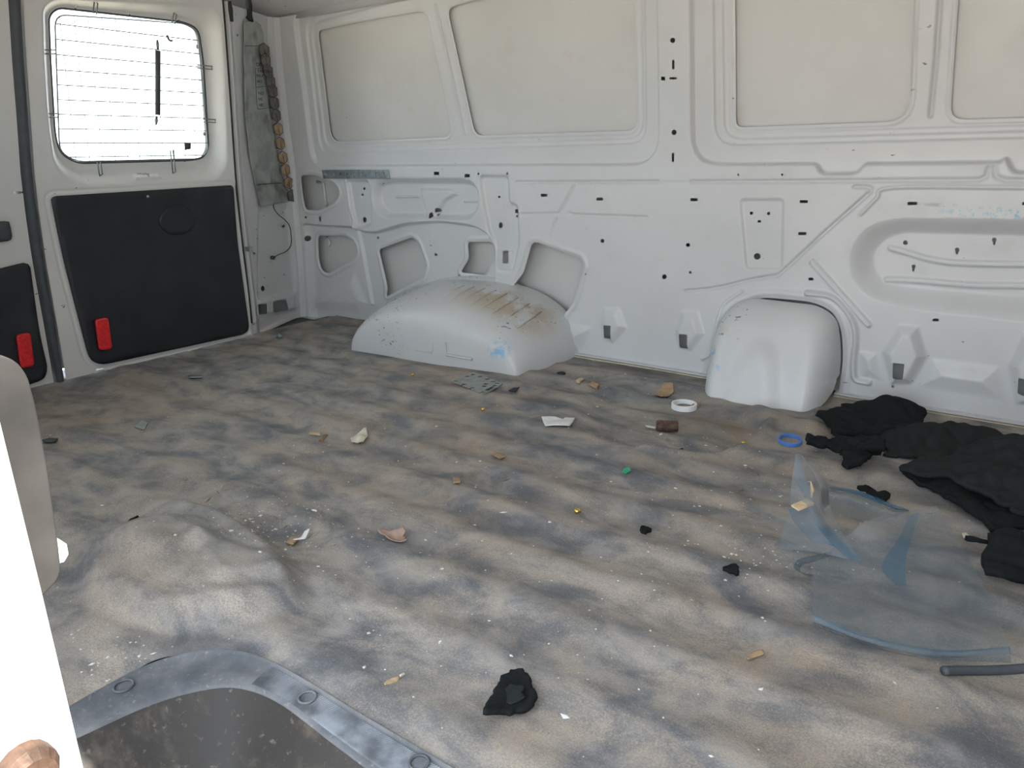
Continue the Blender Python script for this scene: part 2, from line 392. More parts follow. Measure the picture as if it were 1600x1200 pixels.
h4 = fillet(W([(1500, -90), (1481, 187), (1790, 178), (1800, -90)]), [0.01, 0.03, 0.03, 0.01])
for hh in (h1, h2, h3, h4): wp.cut(hh); wp.rim(hh, 0.006, 0.010, 0.002)
wp.bead(W([(1470, -90), (1465, 0), (1458, 100), (1450, 180)]), 0.014, -0.006)
wp.bead(W([(1425, -50), (1423, 60), (1417, 150)]), 0.010, 0.003)
# beads and grooves of the lower panel
B = lambda pts, w=0.014, h=-0.004: wp.bead(W(pts), w, h)
B([(808, 285), (1027, 284)]); B([(815, 335), (873, 334), (897, 290)]); B([(889, 333), (896, 336), (1010, 340)]); B([(858, 370), (869, 343)])
B([(1080, 284), (1300, 283), (1530, 281), (1541, 276), (1545, 262)]); B([(1553, 262), (1556, 276), (1570, 282), (1800, 282)])
wp.bead(curve(W([(1335, 292), (1352, 292), (1361, 297), (1350, 309), (1290, 362), (1222, 425), (1205, 432), (1170, 438), (1120, 450), (1072, 455)]), 5), 0.014, -0.005)
wp.bead(curve(W([(1790, 293), (1600, 293), (1395, 293), (1370, 310), (1345, 335)]), 5), 0.012, 0.0035)
B([(1270, 410), (1357, 507)], 0.020, 0.007); B([(1270, 410), (1357, 507)], 0.007, -0.004)
wp.recess(fillet(W([(1156, 312), (1224, 312), (1221, 420), (1166, 420)]), 0.012), 0.006, 0.010)
# long oval recess
so = fillet(W([(1850, 345), (1600, 343), (1400, 341), (1357, 352), (1333, 380), (1326, 408), (1332, 437), (1352, 462), (1385, 475), (1440, 485), (1600, 503), (1850, 520)]), 0.03)
si = fillet(W([(1850, 374), (1600, 371), (1410, 365), (1380, 375), (1364, 394), (1361, 410), (1366, 428), (1378, 442), (1395, 449), (1480, 457), (1600, 468), (1850, 482)]), 0.02)
wp.ramp(so, si, 0.034)
for q in ([(1388, 390), (1410, 396), (1440, 405), (1468, 411), (1500, 414), (1600, 416), (1800, 418)], [(1382, 440), (1420, 441), (1470, 445), (1520, 449), (1600, 450), (1800, 451)]):
    cq = curve(W(q), 5); wp.bead(cq, 0.018, 0.006); wp.bead(cq, 0.007, -0.003)
# rear quarter: recesses
K = lambda pts: cr(440, 240, 0.25, pts)
low = fillet(W(K([(120, 440), (300, 458), (430, 460), (500, 492), (580, 497), (760, 442), (980, 425), (1200, 455), (1280, 505), (1325, 580), (1325, 900), (1250, 1240), (120, 1240)])), 0.03)
wp.recess(low, 0.020, 0.012)
rec = fillet(W(K([(575, 250), (595, 190), (650, 172), (1140, 172), (1195, 200), (1218, 270), (1210, 350), (1160, 402), (1000, 402), (640, 388), (590, 340)])), 0.04)
wp.recess(rec, 0.030, 0.026)
wp.raise_(fillet(W(K([(830, 215), (1030, 215), (1085, 255), (1000, 305), (940, 400), (880, 400), (850, 300)])), 0.01), 0.012, 0.012)
wp.bead(W(K([(680, 272), (820, 272)])), 0.012, 0.005); wp.bead(W(K([(1110, 300), (1180, 300)])), 0.012, 0.005)
wp.recess(fillet(W(K([(393, 168), (528, 168), (545, 200), (560, 440), (470, 462), (440, 440), (415, 300)])), 0.02), 0.014, 0.014)
wp.bead(W(K([(402, 180), (425, 330), (450, 450), (490, 640), (545, 940)])), 0.022, 0.008)
wp.recess(fillet(W(K([(1232, 142), (1412, 142), (1418, 310), (1470, 320), (1480, 560), (1440, 740), (1340, 735), (1330, 600), (1290, 470), (1262, 330)])), 0.015), 0.012, 0.014)
wp.recess(fillet(W(K([(1480, 178), (2600, 176), (2600, 186), (1482, 188)])), 0.003), 0.002, 0.006)
wp.bead(W(K([(165, 985), (150, 760), (140, 500)])), 0.020, 0.007)
wp.raise_(W(K([(170, 900), (430, 730), (530, 950), (470, 1010), (180, 990)])), 0.012, 0.05)
wp.raise_(W(K([(1335, 598), (1440, 598), (1440, 742), (1335, 735)])), 0.006, 0.008)
# cut-outs showing the outer skin
cuts = [K([(120, 135), (215, 133), (330, 190), (362, 240), (335, 300), (240, 356), (150, 350), (132, 250)]),
        K([(203, 515), (370, 515), (432, 560), (447, 620), (420, 672), (270, 754), (228, 735), (208, 660)]),
        K([(585, 602), (790, 526), (830, 560), (880, 700), (858, 782), (632, 900), (640, 840), (605, 690)]),
        K([(1140, 556), (1285, 554), (1302, 585), (1302, 670), (1250, 767), (1096, 746), (1148, 662)]),
        cr(740, 240, 0.25, [(365, 560), (398, 553), (672, 655), (688, 695), (625, 930), (550, 1027), (246, 828), (312, 745)])]
for i, q in enumerate(cuts):
    p = fillet(W(q), [0.018]*len(q) if i < 2 else 0.012); wp.cut(p); wp.rim(p, 0.010, 0.020, 0.005)
rects = [K([(1375, 608), (1411, 608), (1411, 688), (1375, 688)]), cr(860, 440, 0.3, [(286, 224), (324, 225), (323, 294), (285, 293)]), cr(860, 440, 0.3, [(679, 269), (723, 271), (722, 347), (678, 344)]),
         cr(1300, 470, 0.1875, [(525, 498), (618, 508), (602, 642), (512, 634)]), [(1592, 587), (1610, 589), (1607, 616), (1590, 613)]]
for q in rects: wp.cut(fillet(W(q), 0.002))
noses = [(cr(860, 440, 0.3, [(275, 130), (365, 128), (405, 240), (330, 330), (265, 300), (250, 200)]), 0.013), (cr(860, 440, 0.3, [(680, 145), (775, 145), (812, 275), (735, 372), (655, 350), (640, 250)]), 0.014),
         ([(1403, 506), (1437, 508), (1452, 556), (1427, 602), (1390, 602), (1376, 550)], 0.024), ([(1598, 515), (1640, 515), (1650, 590), (1620, 640), (1585, 632), (1572, 570)], 0.024)]
for q, h in noses: wp.raise_(W(q), h, 0.026)
wp.raise_(W([(1452, 556), (1565, 570), (1576, 630), (1430, 606)]), 0.014, 0.05)
wp.raise_(W([(1338, 545), (1372, 549), (1382, 596), (1342, 590)]), 0.010, 0.03)
wp.raise_(W(cr(860, 440, 0.3, [(60, 190), (230, 235), (165, 372), (100, 368)])), 0.020, 0.05)
# filler arch
fa = fillet(W([(1108, 600), (1122, 545), (1132, 500), (1152, 478), (1188, 464), (1268, 471), (1301, 485), (1315, 515), (1318, 560), (1306, 640), (1120, 640)]), 0.05)
wp.cut(fa); wp.rim(fa, 0.014, 0.028, 0.006)
wp.bead(curve(W([(1262, 457), (1300, 464), (1325, 488), (1337, 520), (1334, 570), (1337, 592), (1357, 598)]), 5), 0.020, 0.009)
wp.bead(curve(W([(1160, 455), (1130, 478), (1119, 520), (1112, 550), (1098, 560)]), 5), 0.016, 0.005)
wp.cut([(-1.478+0.345*math.copysign(abs(math.cos(t))**0.8, math.cos(t)), 0.21*abs(math.sin(t))**0.8-0.018) for t in np.linspace(0, math.pi, 40)])
# small punched holes: (x, y, half width, half height, round?)
small = [(682, 271, 4, 2.6, 0), (730, 274.5, 4, 2.6, 0), (850, 305, 5, 2.3, 0), (937, 311, 5, 2.3, 0), (1084.5, 312, 5.5, 2.4, 0), (1256, 315, 6.3, 2.3, 0), (1253.5, 365, 6.3, 2.4, 0), (1425.5, 318, 7.5, 2.5, 0),
         (1267, 436, 4, 2.1, 0), (1462, 500, 4.7, 2.2, 0), (677.5, 329, 3.2, 3.2, 0), (804.7, 330.5, 3.2, 3.2, 0), (668.5, 337, 3.4, 4.7, 1), (565.5, 344, 2.8, 4.5, 1), (779, 352.5, 3.2, 4.7, 1),
         (565, 295, 1.9, 2, 1), (562, 304.5, 1.7, 1.7, 1), (677.5, 336.5, 1.8, 1.8, 1), (804.5, 338, 1.8, 2, 1), (776.5, 308, 1.8, 1.8, 1), (747.5, 271.5, 1.6, 2, 1), (792.5, 271, 1.6, 2, 1), (675, 399, 2.6, 2.2, 1),
         (500, 342, 2, 4, 1), (478, 339.5, 1.7, 1.7, 1), (478, 373, 3, 4.5, 1), (472.5, 441.5, 2.4, 5, 1), (584.5, 372.5, 1.7, 2, 1), (712, 431.5, 2.2, 2, 1),
         (1051, 63, 4, 4.2, 1), (1053.3, 206.7, 4, 4.2, 1), (1052, 101, 1.8, 7.3, 0), (1051.5, 246, 1.8, 6.8, 0), (941.3, 376.3, 3, 3.2, 1), (1075, 382.7, 3.2, 3.2, 1), (1038, 432.5, 3.6, 3.8, 1), (1078.5, 425.5, 1.8, 1.8, 0),
         (1173, 333.3, 2.6, 2.6, 1), (1200, 334, 2.6, 2.6, 1), (1185.5, 346.2, 2.6, 1.8, 0), (1182, 401, 5.2, 5.2, 1), (1153.5, 273, 1.7, 1.8, 1), (1222, 273, 1.9, 1.9, 1),
         (1411, 381.5, 4, 3.8, 1), (1493, 393, 3.6, 3.6, 1), (1551.7, 377.5, 3.8, 3.8, 1), (1424, 419.5, 3.4, 3.4, 1), (1492.6, 398, 1.8, 2.2, 0), (1551.5, 383, 1.8, 2.2, 0), (1423.3, 425, 1.8, 2.2, 0),
         (455, 235.5, 4.5, 5, 1), (1395, 604, 2.4, 1.6, 0), (877.5, 530, 3.5, 4, 1), (1051.5, 122.3, 5.5, 1.7, 0), (1036, 122.6, 3.2, 3.0, 0), (1604, 318, 7, 2.5, 0)]
for (x, y, a, b_, rd) in small:
    if rd: q = [(x+a*math.cos(t), y+b_*math.sin(t)) for t in np.linspace(0, 2*math.pi, 13)[:-1]]
    else: q = [(x-a, y-b_), (x+a, y-b_), (x+a, y+b_), (x-a, y+b_)]
    wp.cut(W(q))
CR = 0.030                                     # corner radius into the rear pillar
def wkeep(U, V): return np.minimum(wp.keep(U, V), U-(xc(V)+CR))
# bottom edge of the panel: below it the sill
sill = W([(470, 494), (545, 503), (700, 525), (892, 549), (1000, 566), (1112, 585)]); sill2 = W([(1306, 611), (1450, 635), (1600, 659), (1850, 700)])
wall = link('wall_left', grid_mesh(-2.40, 0.46, -0.01, 1.06, 0.0026, wkeep, lambda U, V: (U, yw(V)-wp.depth(U, V)*ss(0.0, 0.05, U-xc(V)-CR), V)), M['wall'])
tag(wall, 'white pressed-steel van side wall with punched holes, beads and blanked window frames', 'wall', kind='structure')
# outer skins behind the frames and the cut-outs
for nm, hh, dd in (('window_blank_panel', h1, 0.041), ('window_blank_panel', h2, 0.041), ('window_blank_panel', h3, 0.047), ('window_blank_panel', h4, 0.047)):
    P = np.array(hh); a, b_ = P.min(0)-0.03, P.max(0)+0.03; cx, cz = (a+b_)/2
    bow = lambda U, V, cx=cx, cz=cz, dd=dd: (U, yw(V)+dd+0.25*((U-cx)**2*0.05+(V-cz)**2*0.12), V)
    link(nm, grid_mesh(a[0], b_[0], a[1], b_[1], 0.03, None, bow), M['skin'], wall)
nz = Noise(5, 9)
def skin_pos(U, V): return (U, yw(V)+0.062-0.03*np.maximum(0, 0.22-V)+0.001*nz(U, V), V)
link('outer_skin', grid_mesh(-2.42, 0.46, -0.02, 1.08, 0.03, None, skin_pos), M['skin'], wall)
# a brace seen inside the rear cut-outs
q = W(cr(440, 240, 0.25, [(150, 180), (190, 190), (212, 370)])); link('inner_brace', tube_me([(x, 1.965, z) for x, z in q], 0.006), M['skin'], wall)
link('inner_brace', tube_me([(x, 1.965, z) for x, z in W(K([(215, 530), (232, 560), (225, 590)]))], 0.005), M['skin'], wall)
# sill flanges
def strip(name, pts, y0, y1, th, mat, parent, drop=0.0):
    vs_, fs = [], []
    for i, (x, z) in enumerate(pts):
        vs_ += [(x, y0, z-drop), (x, y1, z-drop), (x, y1, z-th-drop), (x, y0, z-th-drop)]
        if i:
            a = 4*(i-1); c_ = 4*i
            for k in range(4): fs.append((a+k, a+(k+1) % 4, c_+(k+1) % 4, c_+k))
    fs += [(3, 2, 1, 0), tuple(4*(len(pts)-1)+k for k in range(4))]
    me = bpy.data.meshes.new('s'); me.from_pydata(vs_, [], fs); me.update(); return link(name, me, mat, parent, smooth=False)
strip('sill_flange', sill, 1.893, 1.93, 0.004, M['wall'], wall); strip('sill_sealer', sill[3:], 1.889, 1.93, 0.006, M['tan_sealer'], wall, 0.006); strip('sill_flange', sill[3:], 1.886, 1.93, 0.004, M['wall'], wall, 0.014)
strip('sill_flange', sill2, 1.893, 1.93, 0.004, M['wall'], wall); strip('sill_sealer', sill2, 1.889, 1.93, 0.008, M['tan_sealer'], wall, 0.006); strip('sill_flange', sill2, 1.884, 1.93, 0.005, M['wall'], wall, 0.016)
link('front_section', box_me(0.455, 1.7, 1.90, 1.93, -0.02, 0.62), M['wall'], wall); link('roof_rail', box_me(-2.4, 1.7, 1.83, 1.98, 1.05, 1.15), M['wall'], wall); link('front_pillar', box_me(0.455, 0.62, 1.85, 1.93, 0.6, 1.08), M['wall'], wall)

# ---- rear corner pillar
pp = Press()
edge = EDGE
pp.bead(curve([(y+0.022, z) for y, z in edge], 4), 0.026, 0.012)
pp.bead(curve([(y+0.048, z) for y, z in edge], 4), 0.020, -0.008)
Q = lambda pts: cr(370, 320, 0.1834, pts)
for q, r in ((Q([(175, 845), (242, 842), (245, 930), (178, 932)]), 0.006), (Q([(290, 822), (405, 802), (425, 895), (300, 918)]), 0.012)):
    p = fillet(PL(q), r); pp.cut(p); pp.rim(p, 0.006, 0.012, 0.002)
for (x, y, a, b_) in ((412.5, 451, 3, 4.3), (404, 457, 1.6, 1.6), (445, 354, 2.5, 2.2), (397, 396, 1.8, 2), (371, 55, 1.6, 1.8), (368, 149, 1.5, 1.5)):
    pp.cut(PL([(x+a*math.cos(t), y+b_*math.sin(t)) for t in np.linspace(0, 2*math.pi, 11)[:-1]]))
pp.recess(fillet(PL(Q([(190, 20), (480, 20), (500, 740), (180, 800)])), 0.02), 0.008, 0.02)
pp.raise_(PL(Q([(180, 790), (520, 730), (560, 900), (130, 980)])), 0.010, 0.02)
pp.bead(PL([(417, -30), (419, 60), (424, 140), (432, 200), (440, 300)]), 0.010, -0.004)
pp.bead(curve(PL([(424, 10), (438, 70), (446, 140), (456, 215)]), 4), 0.030, 0.010)
def ppos(U, V):                                # U runs 0..1 from the door edge to the side wall, round the corner
    y0 = edge_y(V)+0.004; Yw = yw(V); T = U*1.06; ye = Yw-CR*0.6
    y = y0+np.minimum(T, 1)*(ye-y0); d = pp.depth(y, V)
    k = np.clip((T-1)/0.06, 0, 1); fade = 1-ss(0.85, 1.0, T)
    X = xp(y, V)+d*fade+0.004*0; X1 = xc(V)+CR
    # blend into the wall along a quarter arc
    blend = ss(0.90, 1.0, T); X = X+0.35*CR*blend
    X = X*(1-k)+k*X1+0; Y = y*(1-k)+k*Yw-0.35*CR*np.sin(np.pi*k)*0.3
    return X, Y, V
def pkeep(U, V):
    y0 = edge_y(V)+0.004; return pp.keep(y0+np.minimum(U*1.06, 1)*(yw(V)-CR*0.6-y0), V)
nme = None
# grid in (s, z): scaled so that the cells stay square
def pil_keep(U, V): return pkeep(U/0.36, V)
pil = link('trim_1', grid_mesh(0, 0.36, -0.01, 1.06, 0.003, pil_keep, lambda U, V: ppos(U/0.36, V)), M['wall'])
tag(pil, 'white rear corner pillar of the van between rear door and side wall', 'pillar', kind='structure')
link('pillar_light_stop', box_me(-2.42, -2.40, 1.60, 2.0, -0.3, 1.2), M['skin'], pil); link('pillar_light_stop', box_me(-2.41, -2.265, 1.585, 1.60, -0.3, 1.2), M['skin'], pil); link('rear_light_stop', box_me(-2.42, -2.25, 0.0, 2.0, -0.3, -0.012), M['rubber'], pil)  # unseen boxes added to stop light leaking in round the pillar and sill

# ---- rear doors
SEAM = [(32, -40), (32, 0), (38, 100), (44, 180), (50, 270), (57, 330), (70, 420), (84, 500), (100, 594)]
seam = D(SEAM)
def interp_y(line, V):
    e = np.array(line); o = np.argsort(e[:, 1]); return np.interp(V, e[o, 1], e[o, 0])
C1 = lambda pts: cr(0, 0, 0.3, pts)
C2 = lambda pts: cr(0, 250, 0.3, pts)
win = fillet(D(C1([(252, 80), (300, 38), (960, 113), (1035, 150), (1060, 320), (1088, 770), (1060, 822), (1000, 836), (400, 852), (310, 800), (285, 700), (262, 330)]), -0.045), 0.025)
winrec = fillet(D(C1([(222, 30), (290, -10), (1090, 25), (1150, 90), (1172, 400), (1185, 860), (1130, 940), (1000, 962), (440, 972), (340, 930), (280, 850), (248, 600), (228, 300)])), 0.04)
pan1 = fillet(D(C2([(258, 190), (1210, 131), (1296, 900), (470, 1078)])), [0.014, 0.012, 0.035, 0.05])
def door_press(first):
    d = Press(); d.ramp(winrec, [(y, z) for y, z in fillet(D(C1([(240, 70), (300, 26), (970, 100), (1048, 140), (1075, 320), (1102, 780), (1070, 845), (1000, 862), (400, 880), (300, 820), (270, 700), (250, 330)]), -0.045), 0.025)], 0.045)
    d.cut(win)
    d.raise_(fillet(D(C1([(715, 905), (850, 900), (870, 935), (700, 940)])), 0.005), 0.006, 0.008)
    for (x, y, a, b_) in ((745, 905, 4, 4), (760, 903, 5, 4), (772, 908, 5, 5), (785, 904, 5, 6), (800, 907, 5, 4), (790, 917, 5, 3)):
        d.cut(D(C1([(x-a, y-b_), (x+a, y-b_), (x+a, y+b_), (x-a, y+b_)])))
    if first:
        d.rim(pan1, 0.012, 0.012, -0.003)
        d.cut(D(C2([(935, 1015), (1000, 990), (1085, 978), (1080, 986), (1010, 1005), (945, 1018)])))
        d.cut(D(C2([(500, 1090), (540, 1084), (540, 1094), (500, 1100)])))
    else:
        d.cut(mir(D([(23, 299), (34, 299), (34, 303), (23, 303)])))
    for q in ((435, 21), (718, 60), (975, 94), (473, 869), (1005, 850)):
        d.cut(D(C1([(q[0]+6*math.cos(t), q[1]+6*math.sin(t)) for t in np.linspace(0, 6.28, 9)[:-1]])))
    return d
SY = float(np.mean([p[0] for p in seam[-3:]]))-0.010
def mir(pts): return [(float(2*(interp_y(seam, z)-0.010)-y), z) for y, z in pts]
def build_door(name, first, label):
    dp = door_press(first)
    def keep(U, V):
        S = dp.keep(U, V)
        lo = interp_y(seam, V)+0.006
        S = np.minimum(S, U-lo)
        e = edge_y(V)-0.004
        S = np.minimum(S, e-U)
        zb = 0.003; r = 0.045; qx = (e-U); qz = V-zb      # rounded lower corner
        m = (qx < r) & (qz < r); S = np.where(m, np.minimum(S, r-np.sqrt((r-qx)**2+(r-qz)**2)), S)
        return S
    f = (lambda y, z: y) if first else (lambda y, z: 2*(interp_y(seam, z)-0.010)-y)
    off = 0.0 if first else -0.004
    me = grid_mesh(0.84, 1.66, 0.003, 1.06, 0.0035, keep, lambda U, V: (xr(V)+dp.depth(U, V)+off, f(U, V), V))
    d = link(name, me, M['door']); tag(d, label, 'door', kind='structure')
    if not first: me.flip_normals()
    P3 = lambda yz, dx: (float(xr(yz[1]))+dx, float(f(yz[0], yz[1])), yz[1])
    # edge returns so the door has thickness
    def keep2(U, V): return np.minimum(np.minimum(U-interp_y(seam, V)-0.006, edge_y(V)-0.004-U), sd_poly(U, V, win)-0.004)
    link('outer_door_skin', grid_mesh(0.84, 1.66, 0.02, 1.06, 0.012, keep2, lambda U, V: (xr(V)-0.070, f(U, V), V)), M['skin'], d)
    link('window_seal', tube_me([P3(p, -0.047) for p in win], 0.004, 6, True), M['rubber'], d)
    P = np.array(win); a, b_ = P.min(0)-0.02, P.max(0)+0.02
    gl = link('window_pane', grid_mesh(a[0], b_[0], a[1], b_[1], 0.03, lambda U, V: 0.010-sd_poly(U, V, win), lambda U, V: (xr(V)-0.058, f(U, V), V)), M['glass'], d)
    # wire guard over the window
    gp = fillet(D(C1([(285, 75), (960, 122), (1030, 165), (1085, 790), (1040, 826), (400, 842), (310, 790)]), -0.012), 0.03)
    GX = -0.012
    guard = link('window_guard', tube_me([P3(p, GX) for p in gp], 0.0019, 6, True), M['wire'], d)
    G_ = np.array(gp); zlo, zhi = G_[:, 1].min(), G_[:, 1].max(); ylo, yhi = G_[:, 0].min(), G_[:, 0].max()
    def spans(axis, val):
        t = np.linspace(ylo if axis else zlo, yhi if axis else zhi, 400)
        S = sd_poly(t, np.full(400, val), gp) if axis else sd_poly(np.full(400, val), t, gp)
        i = np.where(S < 0)[0]; return (t[i[0]], t[i[-1]]) if len(i) > 4 else None
    step_ = 0.0365
    for k in range(1, int((zhi-zlo)/step_)+1):
        z = zlo+0.012+(k-1)*step_; s_ = spans(1, z)
        if s_: link('wire', tube_me([P3((s_[0], z), GX), P3((s_[1], z), GX)], 0.0014, 5), M['wire'], guard)
    for k in range(1, int((yhi-ylo)/step_)+1):
        y = yhi-0.008-k*step_; s_ = spans(0, y)
        if s_: link('wire', tube_me([P3((y, z), GX+0.002) for z in np.linspace(s_[0], s_[1], 7)], 0.0009, 5), M['wire'], guard)
    def hook(q0, q1, wd):
        (ya, za), (yb, zb) = D(C1([q0, q1])); dv = Vector((yb-ya, zb-za)); n_ = Vector((-dv.y, dv.x)).normalized()*wd
        c0 = [(ya+n_.x, za+n_.y), (yb+n_.x, zb+n_.y)]; c1 = [(yb-n_.x, zb-n_.y), (ya-n_.x, za-n_.y)]
        ex = dv.normalized()*wd
        link('hook', tube_me([P3(c0[0], GX), P3(c0[1], GX), P3((yb+ex.x, zb+ex.y), GX-0.010), P3(c1[0], GX), P3(c1[1], GX)], 0.0017, 6), M['wire'], guard)
    for q0, q1 in (((505, 70), (512, 12)), ((915, 120), (925, 70)), ((1040, 345), (1118, 352)), ((1070, 627), (1135, 630)), ((525, 835), (537, 908)), ((905, 780), (918, 895)), ((300, 268), (242, 268)), ((310, 600), (255, 600))): hook(q0, q1, 0.0045)
    for q in ((240, 160), (1068, 237), (270, 697), (1102, 695)):
        y, z = D(C1([q]))[0]; bm = bmesh.new(); bmesh.ops.create_uvsphere(bm, u_segments=10, v_segments=6, radius=0.006)
        me2 = bpy.data.meshes.new('r'); bm.to_mesh(me2); bm.free(); o = link('rivet', me2, M['galv'], d); o.location = P3((y, z), -0.040)
    return d, P3
d1, P1 = build_door('door_1', True, 'rear van door with caged window and tall black lower panel')
d2, P2 = build_door('door_2', False, 'rear van door next to its twin, with short black panel and grey latch plate')
def door_slab(name, poly, parent, mat, th=0.004, dx=0.001, h=0.012):
    P = np.array(poly); a, b_ = P.min(0)-0.01, P.max(0)+0.01
    return link(name, grid_mesh(a[0], b_[0], a[1], b_[1], h, lambda U, V: -sd_poly(U, V, poly), lambda U, V: (xr(V)+dx+th, U, V)), mat, parent, solid=th, off=0)
hb = door_slab('lower_panel', pan1, d1, M['black_panel']); tag(hb, 'black hardboard panel')
cc = D(C2([(920, 315)]))[0]
disc = door_slab('speaker_disc', [(cc[0]+0.062*math.cos(t), cc[1]+0.045*math.sin(t)) for t in np.linspace(0, 6.28, 33)[:-1]], hb, M['black_panel'], 0.002, 0.0055, 0.008)
pn = D(C2([(762, 190)]))[0]; link('screw', tube_me([(float(xr(pn[1]))+0.002, pn[0], pn[1]), (float(xr(pn[1]))+0.010, pn[0], pn[1])], 0.004), M['galv'], hb)
pan2 = fillet(D([(-70, 436), (45, 408), (60, 520), (73, 575), (68, 592), (40, 602), (-80, 628)]), [0.02, 0.02, 0.05, 0.03, 0.02, 0.03, 0.02])
hb2 = door_slab('lower_panel', pan2, d2, M['black_panel']); tag(hb2, 'short black hardboard panel')
door_slab('latch_plate', fillet(D([(-30, 348), (13, 345), (18, 369), (16, 376), (-30, 382)]), 0.004), d2, M['rubber'], 0.003)
def reflector(quad, parent, dx):
    p = fillet(D(quad), 0.010); r = door_slab('reflector', p, parent, M['red'], 0.010, dx, 0.004); tag(r, 'red reflector')
    q = D(quad); top = ((q[0][0]+q[1][0])/2, (q[0][1]+q[1][1])/2); bot = ((q[2][0]+q[3][0])/2, (q[2][1]+q[3][1])/2)
    for t in (0.11, 0.89):
        y = top[0]*(1-t)+bot[0]*t; z = top[1]*(1-t)+bot[1]*t; x = float(xr(z))+dx
        link('bolt', tube_me([(x+0.004, y, z), (x+0.0125, y, z)], 0.0065, 10), M['bolt'], r, smooth=False)
    for t in (0.5,):
        a = (q[0][0]*(1-t)+q[3][0]*t, q[0][1]*(1-t)+q[3][1]*t); c_ = (q[1][0]*(1-t)+q[2][0]*t, q[1][1]*(1-t)+q[2][1]*t)
        link('divider', tube_me([(float(xr(a[1]))+dx+0.0105, *a), (float(xr(c_[1]))+dx+0.0105, *c_)], 0.0012, 6), M['red'], r)
reflector(C2([(480, 828), (545, 815), (567, 978), (502, 988)]), hb, 0.006)
reflector(C2([(70, 908), (140, 893), (162, 1066), (94, 1080)]), hb2, 0.006)
# latch rod hanging over the glass, hook and sticker
x0 = lambda z, dx: float(xr(z))+dx
rodp = D(C1([(806, 265), (806, 600)])); 
rod = link('window_rod', tube_me([(x0(z, 0.016), y, z) for y, z in (rodp[0], rodp[1])], 0.0075, 10), M['rubber'], d1)
a, b_ = D(C1([(803, 210), (806, 262)])); link('rod_fitting', tube_me([(x0(z, 0.016), y, z) for y, z in (a, ((a[0]+b_[0])/2, (a[1]+b_[1])/2), b_)], 0.004, 8, taper=[0.6, 1.2, 0.7]), M['wire'], rod)
a, b_ = D(C1([(800, 605), (797, 652)])); link('rod_fitting', tube_me([(x0(z, 0.016), y, z) for y, z in (a, ((a[0]+b_[0])/2, (a[1]+b_[1])/2), b_)], 0.004, 8, taper=[0.6, 1.3, 0.5]), M['wire'], rod)
link('guard_clip', tube_me([(x0(z, 0.008), y, z) for y, z in curve(D(C1([(863, 185), (870, 205), (880, 214), (890, 212)])), 4)], 0.0028, 6), M['rubber'], d1)
door_slab('window_sticker', D(C1([(990, 744), (1043, 743), (1042, 777), (992, 777)])), d1, M['greypad'], 0.0006, -0.052, 0.008)
# rubber seal between the doors
sv, sf = [], []
sl = curve(seam, 4)
for i, (y, z) in enumerate(sl):
    X = float(xr(z)); w = 0.010
    sv += [(X-0.085, y-0.010-w, z), (X+0.004, y-0.010-w, z), (X+0.009, y-0.010-w*0.4, z), (X+0.008, y-0.010+w*0.5, z), (X+0.002, y-0.010+w, z), (X-0.085, y-0.010+w, z)]
    if i:
        for k in range(6): a = 6*(i-1); c_ = 6*i; sf.append((a+k, a+(k+1) % 6, c_+(k+1) % 6, c_+k))
me = bpy.data.meshes.new('seal'); me.from_pydata(sv, [], sf); me.update(); link('center_seal', me, M['rubber'], d1)
ed = curve(edge, 4)
link('edge_seal', tube_me([(x0(z, -0.004), y, z) for y, z in ed], 0.0045, 6), M['dark_rubber'], d1)
bp = D([(357, 2), (359, 15), (361, 34)]); link('hinge_slot_dark', tube_me([(x0(z, 0.004), y, z) for y, z in bp], 0.007, 8, taper=[0.7, 1, 0.7]), M['dark_rubber'], pil)  # dark tube stands in for the black hinge slot at the door top
link('door_latch', box_me(-2.225, -2.20, *sorted((s_door((380, 390))[0]-0.006, s_door((380, 390))[0]+0.008)), 0.30, 0.315, 0.002), M['galv'], d1)

# ---- floor mat
fp = Press()
nb = Noise(11, 14); nb2 = Noise(12, 5); nb3 = Noise(13, 40)
def ribs(U, V):
    w = 0.5+0.5*np.sin(2*np.pi*V/0.118+0.5*nb2(U*0.6, V))
    return 0.007*w**1.5+0.003*nb(U*0.5, V)+0.0007*nb3(U, V)
fp.fun(ribs)
mound = fillet(G([(98, 888), (160, 850), (240, 806), (300, 796), (370, 812), (440, 855), (494, 912), (488, 950), (400, 985), (250, 1000), (120, 960)]), 0.08)
fp.raise_(mound, 0.034, 0.045)
fp.raise_(fillet(G([(140, 880), (250, 830), (330, 830), (380, 870), (300, 900), (200, 910)]), 0.05), 0.014, 0.04)
fp.raise_(fillet(G([(280, 850), (460, 900), (470, 930), (330, 960)]), 0.04), 0.014, 0.03)
fp.recess(fillet(G([(900, 625), (1020, 600), (1140, 630), (1195, 672), (1170, 700), (1100, 712), (1020, 706), (950, 690)]), 0.08), 0.014, 0.07)
fp.bead(curve(G([(1010, 706), (1080, 714), (1140, 706), (1185, 686), (1200, 668)]), 5), 0.05, 0.008)
fp.bead(curve(G([(1185, 650), (1230, 668), (1265, 672)]), 5), 0.12, 0.012)
